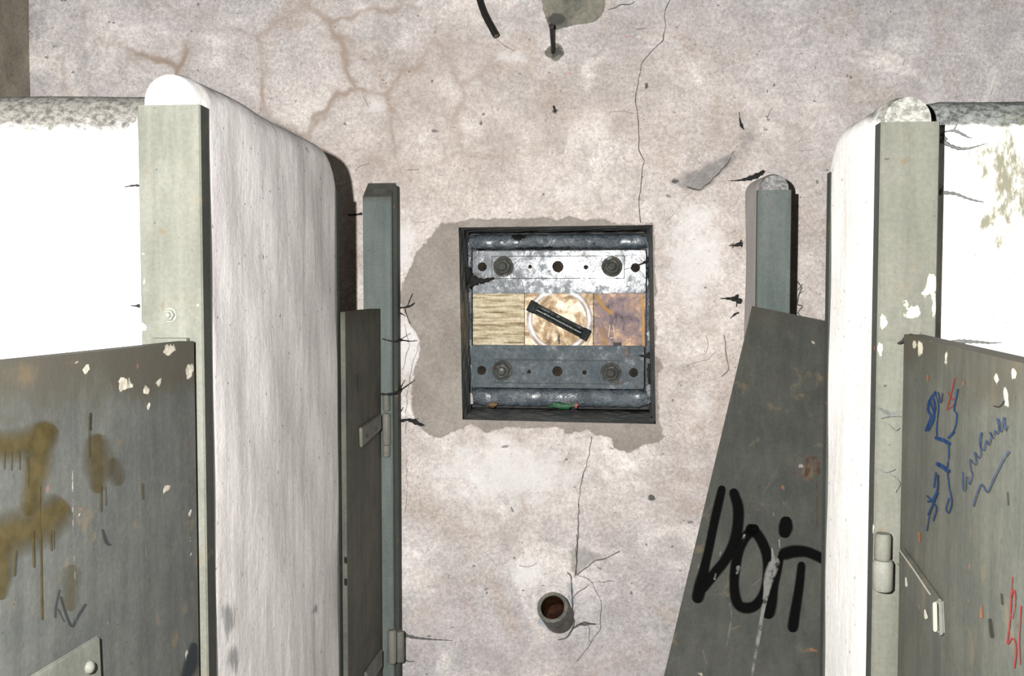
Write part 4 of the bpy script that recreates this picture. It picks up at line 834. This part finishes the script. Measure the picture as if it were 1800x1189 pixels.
# ------------------------------------------------------------------ small things on the wall
M_pipe = simple('grey_pipe', (.085, .09, .082), .55, .3, .35, 70, .4, .4, (.15, .14, .115)); M_pipe_in = simple('pipe_rust', (.022, .008, .004), .8, 0, .5, 60, .8, .1, (.05, .02, .009))
pe, pb = onY(971, 1068, 2.985), onY(983, 1087, 3.08); axp = (pe - pb).normalized(); Lp = (pe - pb).length; ro = 28.5 * 2.985 / F; ri = 21.5 * 2.985 / F
PI_ = empty('drain_pipe', pb.to_tuple(), 'open stub of rusty iron pipe poking out low on the back wall', 'pipe')
m = MB(); m.lathe(pb, axp, [(ro * .98, 0), (ro * .99, Lp - .004), (ro * .97, Lp), (ri, Lp), (ri * .98, Lp - .004)], 40); m.build('pipe_wall', M_pipe, PI_, smooth=True)
m = MB(); m.lathe(pb, axp, [(ri * .985, Lp - .003), (ri * .97, .05), (ri * .9, .036), (ri * .5, .03), (0, .028)], 40); m.build('rusty_bore', M_pipe_in, PI_, smooth=True, label='rust-brown inside of the pipe')

def px_tube(name, pts, Yf, mat, label, cat, n=12):
    P = [onY(p[0], p[1], Yf(k / (len(pts) - 1))) for k, p in enumerate(pts)]
    Q = catmull([(*p, pts[k][2] * p.y / F / 2) for k, p in enumerate(P)], .006)
    m = MB(); m.tube([q[:3] for q in Q], [q[3] for q in Q], n); o = m.build(name, mat, None, smooth=True); return tag(o, label, cat)
M_cable = simple('black_cable', (.012, .0115, .011), .6, 0, .3, 70, .3, .3)
CB = empty('cable_stub', onY(868, 60, 3.03).to_tuple(), 'cut end of thick black cable hanging at the top of the wall', 'cable')
P = [onY(*q) for q in ((836, -40, YW - .012), (842, -5, YW - .02), (852, 25, YW - .032), (864, 48, YW - .042), (872, 63, YW - .048))]
m = MB(); m.tube(catmull([tuple(p) for p in P], .008), 5.8 * 3.03 / F, 14); m.build('sheath', M_cable, CB, smooth=True)
dd = (P[-1] - P[-2]).normalized(); m = MB(); m.rod(P[-1] - dd * .012, P[-1] + dd * .0015, 4.2 * 3.03 / F, n=14); m.build('cut_core', simple('cable_core', (.14, .12, .07), .7), CB, smooth=True)
IR = empty('iron_spike', onY(972, 93, YW).to_tuple(), 'black iron spike sticking out of a chipped hole near the top', 'spike')
p0, p1 = onY(973, 95, YW + .01), onY(969, 47, YW - .085)
m = MB(); m.rod(p0, p1, 3.6 * 3.0 / F, 3.4 * 3.0 / F, n=14); m.build('shank', M_iron, IR, smooth=True)
m = MB(); m.rod(p1, p1 + (p1 - p0).normalized() * .006, 4.4 * 3.0 / F, n=14); m.build('head', simple('worn_iron', (.10, .095, .085), .5, .5), IR, smooth=True, label='worn grey tip')
p0, p1 = onY(976, 197, YW + .006), onY(973, 187, YW - .03)
m = MB(); m.rod(p0, p1, .0032, .0028, n=10); tag(m.build('nail', M_iron, None, smooth=True), 'small black nail in the wall, below the iron spike', 'nail')

# ------------------------------------------------------------------ sooty cobwebs
def web(label, strokes, Y=None, surf=None, mat=None, clump=True):
    m = MB()
    for si, st_ in enumerate(strokes):
        pts = [(p[0], p[1], p[2]) for p in st_]; Q = catmull(pts, 3); P = []; Rr = []
        for i, q in enumerate(Q):
            if surf: v = surf(q[0], q[1])
            else: v = onY(q[0], q[1], Y)
            r = max(q[2], .5) * v.y / F / 2; 
            P.append(v); Rr.append(r * (1 + .25 * math.sin(i * 1.9 + si)))
        if len(P) > 2: m.tube(P, Rr, 6)
    return tag(m.build('cobweb', mat or M_web, None, smooth=True), label, 'cobweb', 'sooty cobwebs')
yw = lambda px, py: on_wall(px, py, 0, .004)
web('forked black cobweb beside the left door post, level with the disc', [[(692, 541, 3), (708, 541, 3), (722, 538, 4), (730, 532, 1)], [(693, 553, 6), (704, 551, 3), (714, 556, 1)], [(716, 540, 2), (722, 525, 2), (726, 515, 1)], [(712, 541, 2), (716, 556, 1.5), (722, 570, 1)]], surf=yw)
web('thin black cobweb on the left door post, just below the forked one', [[(672, 596, 2), (690, 600, 2.5), (704, 598, 3), (720, 600, 2), (734, 599, .8)], [(700, 599, 2), (712, 592, 1), (722, 586, .7)]], surf=lambda px, py: onY(px, py, QY - .012 + (YW - .006 - QY + .012) * min(1, max(0, (px - 698) / 8))))
web('cobweb rising to the right from the top hinge of the far left door', [[(670, 693, 4), (684, 693, 4), (700, 688, 3), (716, 678, 2), (730, 668, .8)], [(700, 688, 2), (712, 668, 1)]], surf=lambda px, py: onY(px, py, QY - .034 + (YW - .006 - QY + .034) * min(1, max(0, (px - 698) / 8))))
web('heavy black cobweb at the left door post, below the niche corner', [[(696, 736, 10), (705, 740, 6), (716, 738, 5), (728, 741, 9), (738, 746, 7), (748, 748, 1)], [(700, 738, 6), (697, 752, 4), (702, 770, 1)], [(702, 738, 4), (704, 726, 2), (710, 715, 1)], [(700, 740, 4), (694, 760, 3), (690, 770, 1)], [(720, 739, 3), (736, 736, 1)]], surf=yw)
web('short cobweb strand between the left partition and the door post', [[(612, 378, 2), (624, 378, 3), (637, 376, 4)]], surf=yw)
web('grey spike of cobweb and its shadow beside the bottom hinge on the left', [[(712, 1116, 7), (730, 1120, 5), (755, 1123, 3), (795, 1126, .8)], [(712, 1160, 3), (720, 1163, 2), (730, 1162, 1)]], surf=yw, mat=M_webgrey)  # the cobweb's shadow on the wall is modelled into this grey spike
web('black cobweb clump in the left corner of the niche', [[(822, 488, 22), (834, 492, 14), (848, 494, 8), (860, 491, 6), (868, 489, 3)], [(824, 500, 14), (840, 497, 5)], [(822, 470, 8), (824, 486, 14)], [(838, 490, 4), (850, 499, 2)]], Y=YM - .02)
web('small black cobweb at the right side of the niche', [[(1142, 455, 10), (1132, 462, 4), (1112, 470, 1.5), (1096, 474, .8)], [(1142, 470, 8), (1140, 490, 6)]], Y=YM - .018)
web('black cobweb at the lower right of the niche', [[(1143, 625, 12), (1132, 626, 5), (1122, 625, 1.5)], [(1142, 640, 7), (1140, 655, 5), (1141, 676, 3)]], Y=YM - .018)
web('black cobweb hanging over the rounded top of the right pier', [[(1284, 318, 1), (1300, 317, 3), (1312, 315, 6), (1326, 311, 9), (1338, 305, 7), (1345, 301, 1)], [(1330, 308, 5), (1342, 300, 3)]], surf=yw)
web('small triangular cobweb on the upper left edge of the right pier', [[(1280, 432, .8), (1290, 432, 3), (1298, 430, 7), (1304, 430, 9)], [(1298, 430, 4), (1303, 422, 2)]], surf=yw)
web('dark star-shaped cobweb on the lower left edge of the right pier', [[(1265, 525, 1), (1278, 525, 4), (1290, 526, 8), (1303, 531, 9)], [(1290, 526, 5), (1296, 519, 4), (1294, 540, 1.5)], [(1283, 560, 1), (1292, 552, 4), (1298, 550, 3)]], surf=yw)
web('fuzzy cobweb tangle on the right edge of the right pier', [[(1401, 495, 2), (1408, 506, 2), (1404, 516, 2), (1411, 512, 1)], [(1404, 516, 2), (1401, 535, 2), (1410, 538, 2), (1402, 550, 2), (1408, 556, 1)], [(1402, 510, 1.5), (1410, 499, 1)]], surf=yw, mat=M_webgrey)
yr = lambda px, py: onY(px, py, DY - .004)
web('long curved cobweb near the top of the right cross partition', [[(1654, 246, 10), (1668, 255, 6), (1685, 261, 6), (1702, 261, 4), (1718, 257, 2), (1735, 252, .8)], [(1655, 235, 6), (1664, 246, 4)]], surf=yr, mat=M_webgrey)
web('forked upper cobweb on the right cross partition, under its dark top', [[(1658, 232, 2), (1672, 230, 4), (1684, 232, 5), (1698, 240, 3), (1710, 243, 1)], [(1676, 230, 3), (1680, 222, 2), (1682, 218, 1)], [(1684, 233, 3), (1700, 238, 1)]], surf=yr, mat=M_webgrey)
web('single drooping cobweb halfway down the right cross partition', [[(1652, 338, 10), (1664, 339, 6), (1680, 341, 5), (1698, 348, 4), (1716, 353, 3), (1732, 356, .8)]], surf=yr, mat=M_webgrey)
web('flat cobweb just above the top of the near right door', [[(1672, 600, 3), (1690, 600, 7), (1716, 601, 5), (1740, 603, 3), (1760, 602, .8)]], surf=yr, mat=M_webgrey)
yl = lambda px, py: onY(px, py, CY - .004)
web('tiny dark cobweb spike on the left cross partition, upper', [[(218, 329, 1), (228, 327, 2.5), (240, 326, 4), (246, 327, 4)]], surf=yl)
web('tiny dark cobweb spike on the left cross partition, lower', [[(228, 537, 1), (236, 538, 3), (246, 538, 7)]], surf=yl)
web('upper black cobweb tuft in the top left wall corner', [[(28, 52, 1), (36, 55, 6), (44, 58, 4), (50, 56, 1)], [(34, 62, 4), (44, 62, 3)], [(30, 58, 1), (38, 56, 4), (40, 50, 1)]], surf=lambda px, py: onY(max(px, 37), py, YW - .01))
web('lower black cobweb tuft in the top left wall corner', [[(33, 130, 3), (38, 131, 5), (42, 129, 1)], [(38, 131, 2), (36, 140, 1)]], surf=lambda px, py: onY(max(px, 37), py, YW - .01))
web('hooked black cobweb on the wall above the right pier', [[(1299, 197, .8), (1300, 210, 2), (1303, 222, 5), (1308, 229, 1)]], surf=yw)
ys = lambda px, py: onY(px, py, Y0 - .006)
web('grey cobweb wisp on the right channel, above the door hinge', [[(1545, 717, 2), (1556, 724, 6), (1570, 728, 5), (1584, 733, 1)], [(1548, 736, 1.5), (1566, 731, 4), (1582, 732, 1)], [(1562, 746, 1), (1574, 757, 1.5), (1582, 752, 1)]], surf=ys, mat=M_webgrey)
web('grey cobweb wisp on the right channel, between the upper wisp and hinge', [[(1546, 826, 1), (1558, 830, 3), (1574, 825, 1.5)], [(1560, 830, 2), (1574, 840, 2), (1582, 850, 1), (1574, 866, 1)]], surf=ys, mat=M_webgrey)
web('black cobweb at the top corner of the near right door', [[(1577, 604, 1.5), (1585, 601, 6), (1596, 592, 7), (1606, 590, 5), (1618, 594, 2)]], surf=lambda px, py: onY(px, py, Y0 - .012))

# ------------------------------------------------------------------ light: one flash a little left of the lens, faint room light
ld = bpy.data.lights.new('flash', 'POINT'); ld.energy = 475; ld.shadow_soft_size = .018; ld.color = (1.0, .985, .97)
lo_ = bpy.data.objects.new('flash', ld); col.objects.link(lo_); lo_.location = (-.25, -.02, EYE + .14)
w = bpy.data.worlds.new('world'); bpy.context.scene.world = w; w.use_nodes = True
bg = w.node_tree.nodes['Background']; bg.inputs[0].default_value = (.8, .88, 1, 1); bg.inputs[1].default_value = .012
sc = bpy.context.scene
sc.view_settings.view_transform = 'Standard'; sc.view_settings.look = 'None'; sc.view_settings.exposure = 0; sc.view_settings.gamma = 1
